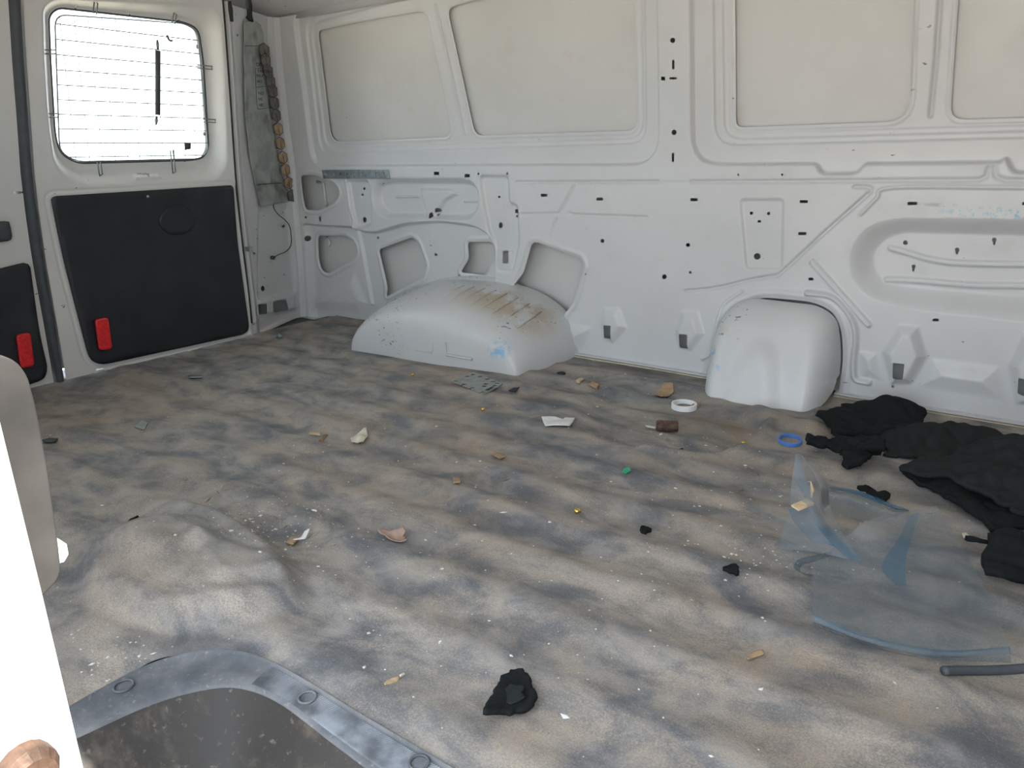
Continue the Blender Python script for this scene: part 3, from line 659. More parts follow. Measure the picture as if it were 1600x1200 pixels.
# opening of the step well
st_out = curve(G([(-60, 1230), (60, 1140), (140, 1090), (230, 1043), (300, 1023), (360, 1020), (410, 1031), (470, 1062), (560, 1117), (700, 1200), (800, 1262)]), 5)
xe = st_out[-1]
st_poly = st_out+[(0.62, xe[1]+0.0), (0.62, 0.0), (st_out[0][0], 0.0)]
fp.cut(st_poly)
def fz(U, V):
    U = np.atleast_1d(np.asarray(U, float)); V = np.atleast_1d(np.asarray(V, float)); return fp.depth(U, V)
def fz1(x, y): return float(fz(x, y)[0])
floor = link('floor', grid_mesh(-2.275, 0.62, 0.06, 1.95, 0.0055, fp.keep, lambda U, V: (U, V, fp.depth(U, V)*ss(-2.28, -2.20, U))), M['mat'])
tag(floor, 'grey rubber van floor mat coated with tan dust', 'floor', kind='structure')
# black tread round the step and its bowl
st_in = curve(G([(-40, 1270), (60, 1172), (120, 1145), (240, 1092), (330, 1069), (385, 1071), (440, 1095), (510, 1148), (580, 1200), (680, 1270)]), 5)
def resample(pl, n):
    P = np.array(pl); L = np.r_[0, np.cumsum(np.linalg.norm(np.diff(P, axis=0), axis=1))]; t = np.linspace(0, L[-1], n); return np.stack([np.interp(t, L, P[:, i]) for i in range(2)], 1)
NO = 120
A_ = np.vstack([resample(st_out, NO), [[0.62, xe[1]]]]); xi = st_in[-1]; I_ = np.vstack([resample(st_in, NO), [[0.62, xi[1]]]])
tv, tf = [], []
prof = [(0.0, 0.004), (0.03, -0.0015), (0.5, -0.002), (0.95, -0.003), (1.0, -0.008)]
for i in range(NO+1):
    for t, z in prof: q = A_[i]*(1-t)+I_[i]*t; tv.append((q[0], q[1], z))
    if i:
        m_ = len(prof)
        for k in range(m_-1): tf.append(((i-1)*m_+k, (i-1)*m_+k+1, i*m_+k+1, i*m_+k))
me = bpy.data.meshes.new('tread'); me.from_pydata(tv, [], tf); me.update()
tread = link('step_tread', me, M['tread'], floor); tag(tread, 'ribbed grey step edging')
bv, bf = [], []
cen = np.array([0.1, 0.2])
for i in range(NO+1):
    q = I_[i]; n_ = np.array([q[0]+0.55, q[1]-0.15]); 
    w_ = float(ss(0.25, 0.75, i/NO)); dirc = np.array([1.0*(1-w_)+0.25*w_, -0.35*(1-w_)-1.0*w_])
    for dd, z in ((0.0, -0.007), (0.008, -0.02), (0.05, -0.06), (0.10, -0.12), (0.14, -0.17), (0.5, -0.2)):
        qq = q+dirc/np.linalg.norm(dirc)*dd; bv.append((qq[0], max(0.02, qq[1]), z))
    if i:
        for k in range(5): bf.append(((i-1)*6+k, (i-1)*6+k+1, i*6+k+1, i*6+k))
me = bpy.data.meshes.new('bowl'); me.from_pydata(bv, [], bf); me.update()
bowl = link('step_bowl', me, M['step'], floor); link('step_bottom', box_me(-0.85, 0.62, 0.0, 0.55, -0.225, -0.196), M['step'], floor)
# ribs on the tread (too fine to be picked apart: one part)
rv, rf = [], []
for i in range(int(NO*0.50), NO):
    for fr in (0.0, 0.5):
        a = (A_[i]*(1-fr)+A_[min(i+1, NO-1)]*fr); c_ = (I_[i]*(1-fr)+I_[min(i+1, NO-1)]*fr); t = A_[min(i+1, NO-1)]-A_[max(i-1, 0)]; t = t/np.linalg.norm(t)*0.0011
        p, q = a*0.92+c_*0.08, a*0.14+c_*0.86; n0 = len(rv)
        for s_, z in ((-1, -0.0022), (0, -0.0002), (1, -0.0022)):
            rv.append((p[0]+t[0]*s_, p[1]+t[1]*s_, z)); rv.append((q[0]+t[0]*s_, q[1]+t[1]*s_, z-0.0006))
        rf += [(n0, n0+1, n0+3, n0+2), (n0+2, n0+3, n0+5, n0+4)]
me = bpy.data.meshes.new('ribs'); me.from_pydata(rv, [], rf); me.update(); o = link('tread_ribs', me, M['scuff'], tread, smooth=False); o['kind'] = 'stuff'
for q, r in (((193, 1072), 0.011), ((480, 1090), 0.010), ((655, 1192), 0.010)):
    x, y = s_floor(q); ring = [(x+r*math.cos(t), y+r*math.sin(t), 0.0005) for t in np.linspace(0, 6.28, 17)[:-1]]
    link('tread_button', tube_me(ring, 0.0016, 6, True), M['tread'], tread)

# ---- unseen ceiling and near side; side window, post and partition added for the light
def ceil_pos(U, V): return (U, V, 1.16-0.10*((V-0.95)/0.9)**4)
cl = link('ceiling', grid_mesh(-2.42, 1.75, 0.12, 2.0, 0.06, None, ceil_pos), M['wall'], solid=0.02, off=1); tag(cl, 'white van roof panel', 'ceiling', kind='structure')
wr = link('wall_right', box_me(-2.42, -0.86, 0.05, 0.08, -0.02, 0.50), M['wall'])
link('wall_header', box_me(-2.42, -0.86, 0.05, 0.12, 0.98, 1.16), M['wall'], wr); link('wall_post', box_me(-2.42, -2.2, 0.05, 0.08, 0.50, 0.98), M['wall'], wr); link('wall_post', box_me(-0.98, -0.86, 0.05, 0.08, 0.50, 0.98), M['wall'], wr); link('added_window_pane', box_me(-2.2, -0.98, 0.062, 0.066, 0.50, 0.98), M['glass'], wr); tag(wr, 'white near side wall with window added for daylight, behind the side door opening', 'wall', kind='structure')  # window opening and pane added to let daylight reach the rear
wf = link('added_partition', box_me(0.95, 0.98, 0.1, 1.93, -0.3, 0.98), M['rubber']); tag(wf, 'dark partition added to cut light from the front of the van', 'wall', kind='structure')  # unseen partition, added to hold back light from the cab
link('added_side_post', box_me(0.34, 1.0, 0.04, 0.10, -0.3, 1.10), M['wall'], wr)  # unseen post added to narrow the opening and dim the far wall
gr = link('ground', box_me(-30, 30, -30, 30, -0.75, -0.70), M['ground']); tag(gr, 'sandy ground outside the van', 'ground', kind='structure')
link('under_floor', box_me(-2.3, 1.7, 0.57, 1.95, -0.30, -0.24), M['felt'], floor); link('under_floor', box_me(-2.3, -0.87, 0.06, 0.57, -0.30, -0.24), M['felt'], floor)

# ---- side door: sunlit leading edge with its grey trim
def vline(px, py, X): d = ray(px, py); t = X/d[0]; return (d[1]*t, CAM[2]+d[2]*t)
XD = -0.26
ya = vline(66, 930, XD)[0]; yb = vline(130, 1200, XD)[0]; yc = vline(0, 660, XD)[0]
sdoor = empty('door_3', (XD, 0.0, -0.25)); tag(sdoor, 'white side door edge in full sun with grey inner trim', 'door', kind='structure')
def rel(me): me.transform(Matrix.Translation((-XD, 0, 0.25))); return me
za, zb, zc = vline(66, 930, XD)[1], vline(130, 1200, XD)[1], vline(0, 660, XD)[1]
link('door_edge', rel(prism_me([(XD, -0.02, -0.25), (XD, yb+(yb-ya)*(zb+0.25)/(za-zb)*1.0 if False else yb, -0.25), (XD, yb, zb), (XD, ya, za), (XD, yc, zc), (XD, yc-0.006, 0.85), (XD, -0.02, 0.85)], (-1, 0, 0), 0.03)), M['wall'], sdoor, smooth=False)
link('door_shell', rel(box_me(XD-0.028, XD-0.002, -0.20, -0.0201, -0.25, 0.85)), M['wall'], sdoor, smooth=False)
XT = XD-0.034
tp = [vline(*p, XT) for p in ((-30, 552), (5, 555), (28, 566), (44, 588), (58, 640), (76, 740), (90, 840), (96, 890), (90, 908), (74, 924), (50, 950), (0, 950), (-30, 940))]
tm = prism_me([(XT, y, z) for y, z in fillet(tp, 0.006, 3)], (-1, 0, 0), 0.05)
o = link('inner_trim', rel(tm), M['greypad'], sdoor, smooth=False); o['label'] = 'weathered grey door trim'
bv_ = o.modifiers.new('edge', 'BEVEL'); bv_.width = 0.006; bv_.segments = 3; bv_.limit_method = 'ANGLE'
lt = [vline(*p, XT-0.02) for p in ((92, 842), (104, 850), (107, 866), (100, 878), (92, 880))]
link('latch_tab', rel(prism_me([(XT-0.02, y, z) for y, z in lt], (-1, 0, 0), 0.01)), M['white_plastic'], sdoor, smooth=False)
y, z = vline(38, 1196, XD)
link('striker_bolt', rel(tube_me([(XD, y, z), (XD+0.006, y, z), (XD+0.010, y, z)], 0.009, 16, taper=[1, 1, 0.75])), M['rust'], sdoor, smooth=False)

# ================================================================== THINGS ON THE WALLS
# ---- wheel arch
def arch_me():
    cx, a, hh = -1.478, 0.352, 0.222; n = 72; rows = []
    lay = [(1.93, 1.03, 1.0), (1.86, 1.01, 0.975), (1.80, 0.995, 0.94), (1.75, 0.98, 0.90), (1.71, 0.965, 0.855), (1.68, 0.95, 0.81), (1.655, 0.94, 0.755), (1.637, 0.93, 0.69), (1.625, 0.92, 0.61), (1.619, 0.90, 0.52), (1.617, 0.75, 0.40), (1.616, 0.4, 0.2), (1.616, 0.1, 0.05)]
    for y, ka, kh in lay:
        r = []
        for i in range(n+1):
            t = math.pi*i/n; c_, s_ = math.cos(t), math.sin(t)
            ex = 2/2.5
            x = a*ka*(abs(c_)**ex)*(1 if c_ > 0 else -1); z = hh*kh*(abs(s_)**ex)
            skew = -0.02*(z/hh)
            bulge = 0.012*(x/a) if y < 1.9 else 0
            r.append((cx+x+skew*0, y+bulge*1.2, z-0.014))
        rows.append(r)
    vs_ = [p for r in rows for p in r]; m_ = n+1
    fs = [(i*m_+k, i*m_+k+1, (i+1)*m_+k+1, (i+1)*m_+k) for i in range(len(rows)-1) for k in range(n)]
    me = bpy.data.meshes.new('arch'); me.from_pydata(vs_, [], fs); me.update(); return me
arch = link('wheel_arch', arch_me(), M['arch']); tag(arch, 'white scuffed wheel arch housing with dirty ribbed top', 'wheel arch')
def arch_z(x, ka, kh): return 0.222*kh*max(0, 1-(abs(x+1.478)/(0.352*ka))**2.5)**(1/2.5)-0.014
for i in range(8):
    x = -1.50+0.042*i
    pts = [(x, y, arch_z(x, ka, kh)-0.0010) for y, ka, kh in ((1.84, 1.006, 0.964), (1.80, 0.995, 0.94), (1.75, 0.98, 0.90), (1.71, 0.965, 0.855))]
    link('rib', tube_me(pts, 0.005, 6, taper=[0.3, 1, 1, 0.3]), M['arch'], arch)
for q in ([(578, 532), (628, 545), (628, 530)], [(628, 544), (673, 552), (674, 536)], [(694, 536), (695, 555), (735, 562)]):
    pts = []
    for p in q: d = ray(*p); t = 1.612/d[1]; pts.append((d[0]*t, 1.617+0.0008, CAM[2]+d[2]*t))
    link('pressing', tube_me(pts, 0.004, 6), M['arch'], arch)
# flange band round the arch on the wall
band_o = [(600, 474), (640, 452), (690, 436), (740, 432), (790, 440), (830, 462), (862, 500), (884, 542), (888, 556)]
bo = curve(W(band_o), 5); bi = []
vs_, fs = [], []
for i, (x, z) in enumerate(bo):
    c0 = np.array([-1.478, 0.02]); q = np.array([x, z]); dq = (c0-q)/np.linalg.norm(c0-q)*0.035; q2 = q+dq
    vs_ += [(x, 1.935, z), (x, 1.914, z), (q2[0], 1.895, q2[1])]
    if i: a = 3*(i-1); c_ = 3*i; fs += [(a, a+1, c_+1, c_), (a+1, a+2, c_+2, c_+1)]
me = bpy.data.meshes.new('flange'); me.from_pydata(vs_, [], fs); me.update(); link('arch_flange', me, M['arch'], arch)
# ---- filler housing
fpoly = fillet([(-0.672, -0.01), (-0.685, 0.06), (-0.68, 0.14), (-0.655, 0.205), (-0.60, 0.232), (-0.43, 0.228), (-0.385, 0.20), (-0.368, 0.12), (-0.365, -0.01)], 0.06)
cpoly = fillet([(-0.62, -0.05), (-0.60, 0.10), (-0.55, 0.16), (-0.50, 0.155), (-0.475, 0.12), (-0.44, -0.05)], 0.05)
def filler_y(U, V):
    S = -sd_poly(U, V, fpoly); S = np.where(V < 0.06, np.minimum(np.maximum(S, np.minimum(U+0.685, -0.365-U)), 0.2), S)
    r = 0.055; t = np.clip(S/r, 0, 1); rd = np.sqrt(np.maximum(0, 1-(1-t)**2))
    p = 0.030+0.125*np.clip(1-V/0.26, 0, 1)**0.8
    cone = 0.014*ss(0, 0.05, -sd_poly(U, V, cpoly))
    return 1.905-(p+cone)*rd
fl = link('filler_housing', grid_mesh(-0.72, -0.34, -0.01, 0.26, 0.004, lambda U, V: -sd_poly(U, V, fpoly), lambda U, V: (U, filler_y(U, V), V)), M['filler']); tag(fl, 'white scuffed arched filler pipe cover bulging from the side wall', 'cover')

# ---- slotted galvanised strip
def flat_plate(name, poly, holes, posf, mat, th, h, parent=None):
    P = np.array(poly); a, b_ = P.min(0)-h, P.max(0)+h
    def keep(U, V):
        S = -sd_poly(U, V, poly)
        for q in holes: S = np.minimum(S, sd_poly(U, V, q))
        return S
    return link(name, grid_mesh(a[0], b_[0], a[1], b_[1], h, keep, posf), mat, parent, smooth=False, solid=th, off=0)
q = W([(505, 265.5), (608, 265), (610, 279), (507.5, 279)])
def lerp2(q, s, t): 
    q = [np.array(p) for p in q]; return tuple((q[0]*(1-s)+q[1]*s)*(1-t)+(q[3]*(1-s)+q[2]*s)*t)
slots = []
for i in range(9):
    c_ = lerp2(q, 0.065+i*0.1095, 0.52); slots.append(fillet([(c_[0]-0.0055, c_[1]-0.0042), (c_[0]+0.0055, c_[1]-0.0042), (c_[0]+0.0055, c_[1]+0.0042), (c_[0]-0.0055, c_[1]+0.0042)], 0.003))
sp = flat_plate('slotted_strip', q, slots, lambda U, V: (U, yw(V)-0.006+0*U, V), M['galv'], 0.003, 0.0022); tag(sp, 'galvanised steel strip with a row of slots bolted to the side wall', 'bracket')
for i in (0, 2, 3):
    c_ = lerp2(q, 0.03+i*0.1095+0.03*(i > 0), 0.4); yv = float(yw(c_[1])); link('bolt_head', tube_me([(c_[0], yv-0.004, c_[1]), (c_[0], yv-0.012, c_[1])], 0.005, 6), M['galv'], sp, smooth=False)

# ---- torn foil label strip on the corner pillar
def pil_x(y, z, dx): return float(xp(y, z))+dx
left_e = cr(360, 0, 0.13333, [(165, 248), (138, 275), (136, 600), (140, 900), (148, 1190)])+cr(370, 150, 0.15, [(75, 260), (100, 530), (140, 740), (185, 950), (230, 1157)])
right_e = cr(370, 150, 0.15, [(520, 1100), (520, 980), (490, 960), (455, 830), (430, 705), (400, 575), (385, 430), (345, 290), (310, 120)])+cr(360, 0, 0.13333, [(440, 1010), (400, 850), (385, 700), (365, 520), (365, 400), (340, 300), (290, 258)])
fo = PL(left_e+right_e)
foil = link('foil_strip', None or grid_mesh(min(p[0] for p in fo)-0.01, max(p[0] for p in fo)+0.01, min(p[1] for p in fo)-0.01, max(p[1] for p in fo)+0.01, 0.004, lambda U, V: -sd_poly(U, V, fo), lambda U, V: (xp(U, V)+0.010+0.002*Noise(3, 30)(U, V), U, V)), M['foil'], solid=0.0015)
tag(foil, 'long grey foil strip with printed table hanging on the corner pillar', 'label strip')
cells = [(cr(360, 0, 0.13333, [(362, 600)])[0], 9, 1), (cr(360, 0, 0.13333, [(375, 715)])[0], 9, 1), (cr(360, 0, 0.13333, [(405, 840)])[0], 9, 1), (cr(360, 0, 0.13333, [(435, 960)])[0], 10, 1), (cr(360, 0, 0.13333, [(460, 1070)])[0], 9, 1)]+[(p, 10, k) for p, k in zip(cr(370, 150, 0.15, [(360, 75), (378, 205), (400, 345), (420, 495), (448, 640), (475, 770), (507, 905)]), (1, 1, 0, 0, 0, 0, 0))]+[(cr(370, 150, 0.15, [(548, 1035)])[0], 8, 1)]
for (px, py), r, dk in cells:
    y, z = s_pil((px, py)); ry, rz = 0.030, 0.0225
    hx = [(y+ry*sx_, z+rz*sz_) for sx_, sz_ in ((-0.1, 1), (0.9, 0.6), (1.0, -0.5), (0.2, -1), (-0.9, -0.6), (-1.0, 0.5))]
    cell = link('honeycomb_cell', prism_me([(pil_x(yy, zz, 0.0145), yy, zz) for yy, zz in hx], (1, 0, 0), 0.004), M['honey_dark' if dk else 'honey'], foil, smooth=False)
    link('cell_edge', tube_me([(pil_x(yy, zz, 0.0185), yy, zz) for yy, zz in hx], 0.0012, 5, True), M['bolt'], cell)
    link('cell_rib', tube_me([(pil_x(y, z, 0.019), y-0.002, z+0.019), (pil_x(y, z, 0.019), y+0.003, z-0.019)], 0.0009, 5), M['bolt'], cell)
link('foil_seam', tube_me([(pil_x(y, z, 0.0127), y, z) for y, z in PL(cr(360, 0, 0.13333, [(140, 543), (285, 543)]))], 0.0008, 5), M['bolt'], foil)
link('foil_seam', tube_me([(pil_x(y, z, 0.0127), y, z) for y, z in PL(cr(370, 150, 0.15, [(190, 925), (320, 912), (440, 908)]))], 0.0012, 5), M['bolt'], foil)
tb = cr(360, 0, 0.13333, [(425, 800), (265, 803), (270, 1000), (280, 1200)])+cr(370, 150, 0.15, [(195, 140), (360, 120)])
link('table_frame', tube_me([(pil_x(y, z, 0.0130), y, z) for y, z in PL(tb)], 0.0007, 5), M['ink'], foil)
link('table_frame', tube_me([(pil_x(y, z, 0.0130), y, z) for y, z in PL(cr(360, 0, 0.13333, [(275, 1025), (380, 1018)]))], 0.0007, 5), M['ink'], foil)
def letters(txt, px, py, size, parent):
    y, z = s_pil((px, py)); cu = bpy.data.curves.new('lettering', 'FONT'); cu.body = txt; cu.size = size; cu.extrude = 0.0002
    o = bpy.data.objects.new('lettering_text', cu); col.objects.link(o); dg = bpy.context.evaluated_depsgraph_get(); me = bpy.data.meshes.new_from_object(o.evaluated_get(dg)); bpy.data.objects.remove(o)
    me.transform(Matrix(((0, 0, 1, pil_x(y, z, 0.0130)), (1, 0, 0, y), (0, 1, 0, z), (0, 0, 0, 1)))); me.materials.clear(); link('lettering', me, M['ink'], parent, smooth=False)
for txt, q, s_ in (('DEL', (275, 780), 0.017), ('EASTERN', (292, 850), 0.014), ('MAX', (280, 905), 0.013), ('MIT', (285, 975), 0.013), ('NET', (300, 1110), 0.013), ('VIS', (300, 1180), 0.013)):
    p = cr(360, 0, 0.13333, [q])[0]; letters(txt, p[0], p[1], s_, foil)
p = cr(370, 150, 0.15, [(205, 110)])[0]; letters('NEC', p[0], p[1], 0.013, foil)
bs_ = PL(cr(360, 0, 0.13333, [(195, -60), (205, 60), (215, 180), (205, 235)])); o = link('sealant_smear', tube_me([(pil_x(y, z, 0.0042), y, z) for y, z in bs_], 0.012, 7, taper=[0.7, 0.9, 0.7, 1.3]), M['dark_rubber']); tag(o, 'black sealant smear running down to the foil strip', 'sealant')
# ---- loose thin wire on the pillar
wr_ = curve(PL(cr(370, 320, 0.1834, [(298, -15), (305, 30), (340, 80), (400, 130), (437, 180), (450, 250), (450, 340), (410, 395), (340, 425), (305, 450)])), 5)
o = link('thin_wire', tube_me([(pil_x(y, z, 0.008), y, z) for y, z in wr_], 0.0016, 6), M['dark_rubber']); tag(o, 'thin black wire curling from the foil strip into a pillar grommet', 'wire')
y, z = wr_[-1]; link('grommet', tube_me([(pil_x(y, z, -0.004), y, z), (pil_x(y, z, 0.006), y, z)], 0.0075, 12), M['rubber'], o)

# ================================================================== LITTER ON THE FLOOR
def scrap(name, label, cat, px, mat, th=0.0014, lift=0.0015, curl=0.004, freq=60, seed=1, group=None, fil=0.0, z0=0.0, res=None, parent=None, ragged=0.0):
    c0 = s_floor(tuple(np.mean(px, 0)), z0); poly = G(px, z0+fz1(*c0)+lift+th*0.5+curl*0.5)
    if ragged:
        r = random.Random(seed); q = []
        for i in range(len(poly)):
            a, c_ = np.array(poly[i]), np.array(poly[(i+1) % len(poly)]); n = max(2, int(np.linalg.norm(c_-a)/(ragged*1.1)))
            for k in range(n):
                p_ = a+(c_-a)*k/n; q.append((p_[0]+r.uniform(-1, 1)*ragged*0.5, p_[1]+r.uniform(-1, 1)*ragged*0.5))
        poly = q
    if fil: poly = fillet(poly, fil, 3)
    P = np.array(poly); a, b_ = P.min(0), P.max(0); h = res or max(0.0016, min(b_-a)/26)
    nz_ = Noise(seed, freq)
    def pos(U, V): return U, V, fz(U.ravel(), V.ravel()).reshape(U.shape)+lift+th+curl*(0.5+0.5*nz_(U, V))
    o = link(name, grid_mesh(a[0]-h, b_[0]+h, a[1]-h, b_[1]+h, h, lambda U, V: -sd_poly(U, V, poly), pos), mat, parent, solid=th, off=0)
    if label: tag(o, label, cat, group)
    return o
def blob(name, label, cat, px, r, mat, sq=(1, 1, 0.6), seed=1, group=None, amp=0.35):
    x, y = s_floor(px); bm = bmesh.new(); bmesh.ops.create_icosphere(bm, subdivisions=2, radius=1); rd = random.Random(seed); ph = [rd.uniform(0, 6) for _ in range(6)]
    for v in bm.verts:
        k = 1+amp*(math.sin(3*v.co.x+ph[0])*math.sin(3*v.co.y+ph[1])+0.6*math.sin(5*v.co.z+ph[2])*math.sin(6*v.co.x+ph[3]))
        v.co = Vector((v.co.x*k*r*sq[0], v.co.y*k*r*sq[1], v.co.z*k*r*sq[2]))
    mz = min(v.co.z for v in bm.verts); bmesh.ops.translate(bm, verts=bm.verts[:], vec=(0, 0, -mz))
    me = bpy.data.meshes.new('b'); bm.to_mesh(me); bm.free(); o = link(name, me, mat); o.location = (x, y, fz1(x, y)-0.0003); tag(o, label, cat, group); return o
# perforated plate by the wheel arch
pq = G([(704, 601), (741, 589), (786, 606), (757, 622)])
ph_ = []
for s, t in [(0.12, 0.1), (0.35, 0.08), (0.6, 0.08), (0.85, 0.1), (0.1, 0.9), (0.3, 0.92), (0.42, 0.92), (0.54, 0.92), (0.7, 0.92), (0.88, 0.9), (0.9, 0.3), (0.9, 0.55), (0.9, 0.75), (0.1, 0.35), (0.1, 0.6), (0.45, 0.75), (0.6, 0.7)]:
    c_ = lerp2(pq, s, t); ph_.append([(c_[0]+0.0065*math.cos(a), c_[1]+0.0065*math.sin(a)) for a in np.linspace(0, 6.28, 11)[:-1]])
pz = fz1(*np.mean(pq, 0))
o = flat_plate('perforated_plate', pq, ph_, lambda U, V: (U, V, 0.012+0.03*(V-pq[2][1])+0*U), M['plate'], 0.002, 0.0022); tag(o, 'grey metal plate with punched holes lying by the wheel arch', 'metal plate')
# rings
def ring(name, label, px, R_, hgt, wall_, mat, tilt=(0, 0, 0), lift=0.0):
    x, y = s_floor(px); n = 32; prof_ = [(R_, 0), (R_, hgt), (R_-wall_, hgt), (R_-wall_, 0)]; vs_, fs = [], []
    for i in range(n):
        a = 2*math.pi*i/n
        for r, z in prof_: vs_.append((r*math.cos(a), r*math.sin(a), z))
        for k in range(4): fs.append((i*4+k, i*4+(k+1) % 4, ((i+1) % n)*4+(k+1) % 4, ((i+1) % n)*4+k))
    me = bpy.data.meshes.new('ring'); me.from_pydata(vs_, [], fs); me.update(); o = link(name, me, mat, smooth=False); o.location = (x, y, fz1(x, y)+lift); o.rotation_euler = tilt
    m_ = o.modifiers.new('edge', 'BEVEL'); m_.width = wall_*0.2; m_.segments = 2; return tag(o, label, 'ring')
ring('plastic_ring', 'white plastic ring lying on the dusty mat', (1069, 632), 0.031, 0.014, 0.005, M['white_plastic'])
ring('plastic_ring', 'blue plastic ring lying near the black foam scraps', (1234, 694), 0.0245, 0.008, 0.0035, M['blue_plastic'], (0.10, 0.05, 0), 0.002)
# brown metal cylinder
x, y = s_floor((1042, 670)); a_ = s_floor((1026, 668)); c_ = s_floor((1059, 668)); zc_ = fz1(x, y)+0.0125
dv = Vector((c_[0]-a_[0], c_[1]-a_[1], 0)); 
rl = link('metal_cylinder', tube_me([Vector((a_[0], a_[1], zc_))+dv*t for t in (0, 0.02, 0.30, 0.31, 0.36, 0.37, 0.62, 0.63, 0.98, 1.0)], 0.0135, 20, taper=[0.9, 1, 1, 0.94, 0.94, 1, 1, 0.95, 0.95, 0.85]), M['rust'], smooth=False); tag(rl, 'short rusty brown grooved cylinder lying beside the white ring', 'cylinder')
scrap('paper_scrap', 'tiny white paper scrap tucked against the rusty cylinder', 'paper scrap', [(1008, 663), (1013, 663), (1025, 669), (1023, 672), (1012, 668)], M['paper'], seed=3)
scrap('paper_scrap', 'torn white paper scrap with pencil marks on the open mat', 'paper scrap', [(846, 655), (868, 654), (880, 656), (883, 653), (898, 653), (896, 662), (890, 670), (852, 670)], M['paper'], seed=4, curl=0.006)
scrap('paper_scrap', 'curled cream paper scrap with a torn corner', 'paper scrap', [(547, 678), (555, 678), (565, 675), (573, 670), (575, 682), (568, 688), (558, 690), (550, 687)], M['cream_paper'], seed=5, curl=0.010, freq=90)
scrap('paper_scrap', 'pointed white paper scrap leaning on a cardboard square', 'paper scrap', [(452, 839), (470, 836), (476, 829), (485, 827), (477, 839)], M['paper'], seed=6, curl=0.010, lift=0.006)
scrap('cardboard_scrap', 'small brown cardboard square under the pointed white paper', 'cardboard', [(447, 850), (456, 840), (468, 841), (458, 853)], M['card'], th=0.003, seed=7, curl=0.001)
scrap('card_scrap', 'torn pinkish brown card with curled ends', 'cardboard', [(590, 839), (600, 833), (625, 831), (636, 826), (632, 836), (636, 846), (626, 847), (605, 842), (597, 842)], M['pinkcard'], seed=8, curl=0.012, freq=80, ragged=0.006)
scrap('cardboard_scrap', 'flat brown cardboard piece behind the white ring', 'cardboard', [(1023, 616), (1038, 607), (1051, 608), (1053, 615), (1034, 623)], M['card'], th=0.003, seed=9, curl=0.002)
scrap('cardboard_scrap', 'little cardboard sliver poking from under the white ring', 'cardboard', [(1076, 639), (1090, 632), (1093, 636), (1082, 642)], M['card'], th=0.003, seed=10, curl=0.001)
scrap('cardboard_scrap', 'small cardboard chip alone on the middle of the mat', 'cardboard', [(708, 750), (719, 749), (720, 757), (709, 759)], M['card'], th=0.004, seed=11, curl=0.001)
scrap('cardboard_scrap', 'flat tan chip on a dusty streak of the mat', 'cardboard', [(767, 712), (777, 709), (790, 714), (781, 718)], M['card'], th=0.002, seed=12, curl=0.002)
scrap('wood_chip', 'pale wood chip below the wall sill', 'wood chip', [(899, 597), (909, 591), (914, 593), (905, 599)], M['wood'], th=0.004, seed=13, curl=0.001)
scrap('wood_chip', 'longer tan wood chip below the wall sill', 'wood chip', [(920, 601), (926, 598), (936, 602), (933, 606)], M['card'], th=0.005, seed=14, curl=0.001)
scrap('wood_chip', 'thin red-brown curl of wood beside a pale stick', 'wood chip', [(498, 688), (507, 682), (513, 682), (504, 690)], M['splinter'], th=0.002, seed=15, curl=0.008)
scrap('wood_chip', 'pale flat stick beside a red-brown curl of wood', 'wood chip', [(483, 677), (501, 678), (500, 681), (483, 680)], M['wood'], th=0.002, seed=16, curl=0.002)
lf = scrap('dry_leaf', 'dry brown leaf with a pale stalk', 'leaf', [(598, 1071), (603, 1064), (613, 1056), (625, 1051), (622, 1059), (612, 1066)], M['wood'], th=0.0008, seed=17, curl=0.006)
scrap('leaf_stalk', None, None, [(615, 1065), (635, 1050), (637, 1052), (619, 1065)], M['crumb'], th=0.002, seed=18, curl=0.001, parent=lf)
scrap('wood_chip', 'splintered tan wood chip on the dark mat stripe', 'wood chip', [(1166, 1030), (1178, 1019), (1192, 1017), (1194, 1023), (1180, 1027), (1170, 1032)], M['card'], th=0.002, seed=19, curl=0.004)
scrap('paper_scrap', 'tiny pale square chip beside the plastic sheet', 'paper scrap', [(1503, 834), (1510, 833), (1514, 838), (1506, 841)], M['cream_paper'], th=0.003, seed=20, curl=0.002)
scrap('metal_clip', 'small shiny metal clip near the rear doors', 'clip', [(293, 589), (315, 587), (316, 590), (296, 592)], M['galv'], th=0.003, seed=21, curl=0.002)
scrap('paper_scrap', 'grey paper flake with a dark twig on the rear mat', 'paper scrap', [(209, 664), (222, 658), (232, 661), (224, 668)], M['plate'], th=0.001, seed=22, curl=0.002)
scrap('dark_sliver', 'flat dark grey rubber scrap beside the grey door trim', 'rubber scrap', [(66, 689), (78, 685), (91, 686), (86, 691), (72, 692)], M['rubber'], th=0.003, seed=23, curl=0.002)
o = link('pen', tube_me([(*s_floor((231, 803), 0.03), fz1(*s_floor((231, 803)))+0.008), (*s_floor((254, 797), 0.03), fz1(*s_floor((254, 797)))+0.008)], 0.004, 8), M['dark_rubber']); tag(o, 'short dark stick with a blue glint on the mat ridge', 'stick')
scrap('dark_sliver', 'small black rubber sliver on the mat ridge', 'rubber scrap', [(196, 829), (206, 824), (218, 821), (220, 824), (208, 829)], M['foam'], th=0.004, seed=24, curl=0.004)
scrap('green_scrap', 'small green plastic scrap on the open mat', 'plastic scrap', [(972, 737), (975, 733), (984, 731), (986, 736), (978, 739)], M['green'], th=0.002, seed=25, curl=0.004)
blob('brass_nut', 'round brass nut on a dusty streak', 'nut', (902, 799), 0.0062, M['brass'], (1, 1, 0.8), 2, amp=0.05)
blob('brass_bit', 'tiny brass bit in front of the perforated plate', 'nut', (755, 645), 0.0055, M['brass'], (1, 1, 0.8), 3, amp=0.15)
blob('brass_bit', 'tiny shiny screw head in front of the wheel arch', 'screw', (645, 588), 0.005, M['brass'], (1, 1, 0.8), 4, amp=0.15)
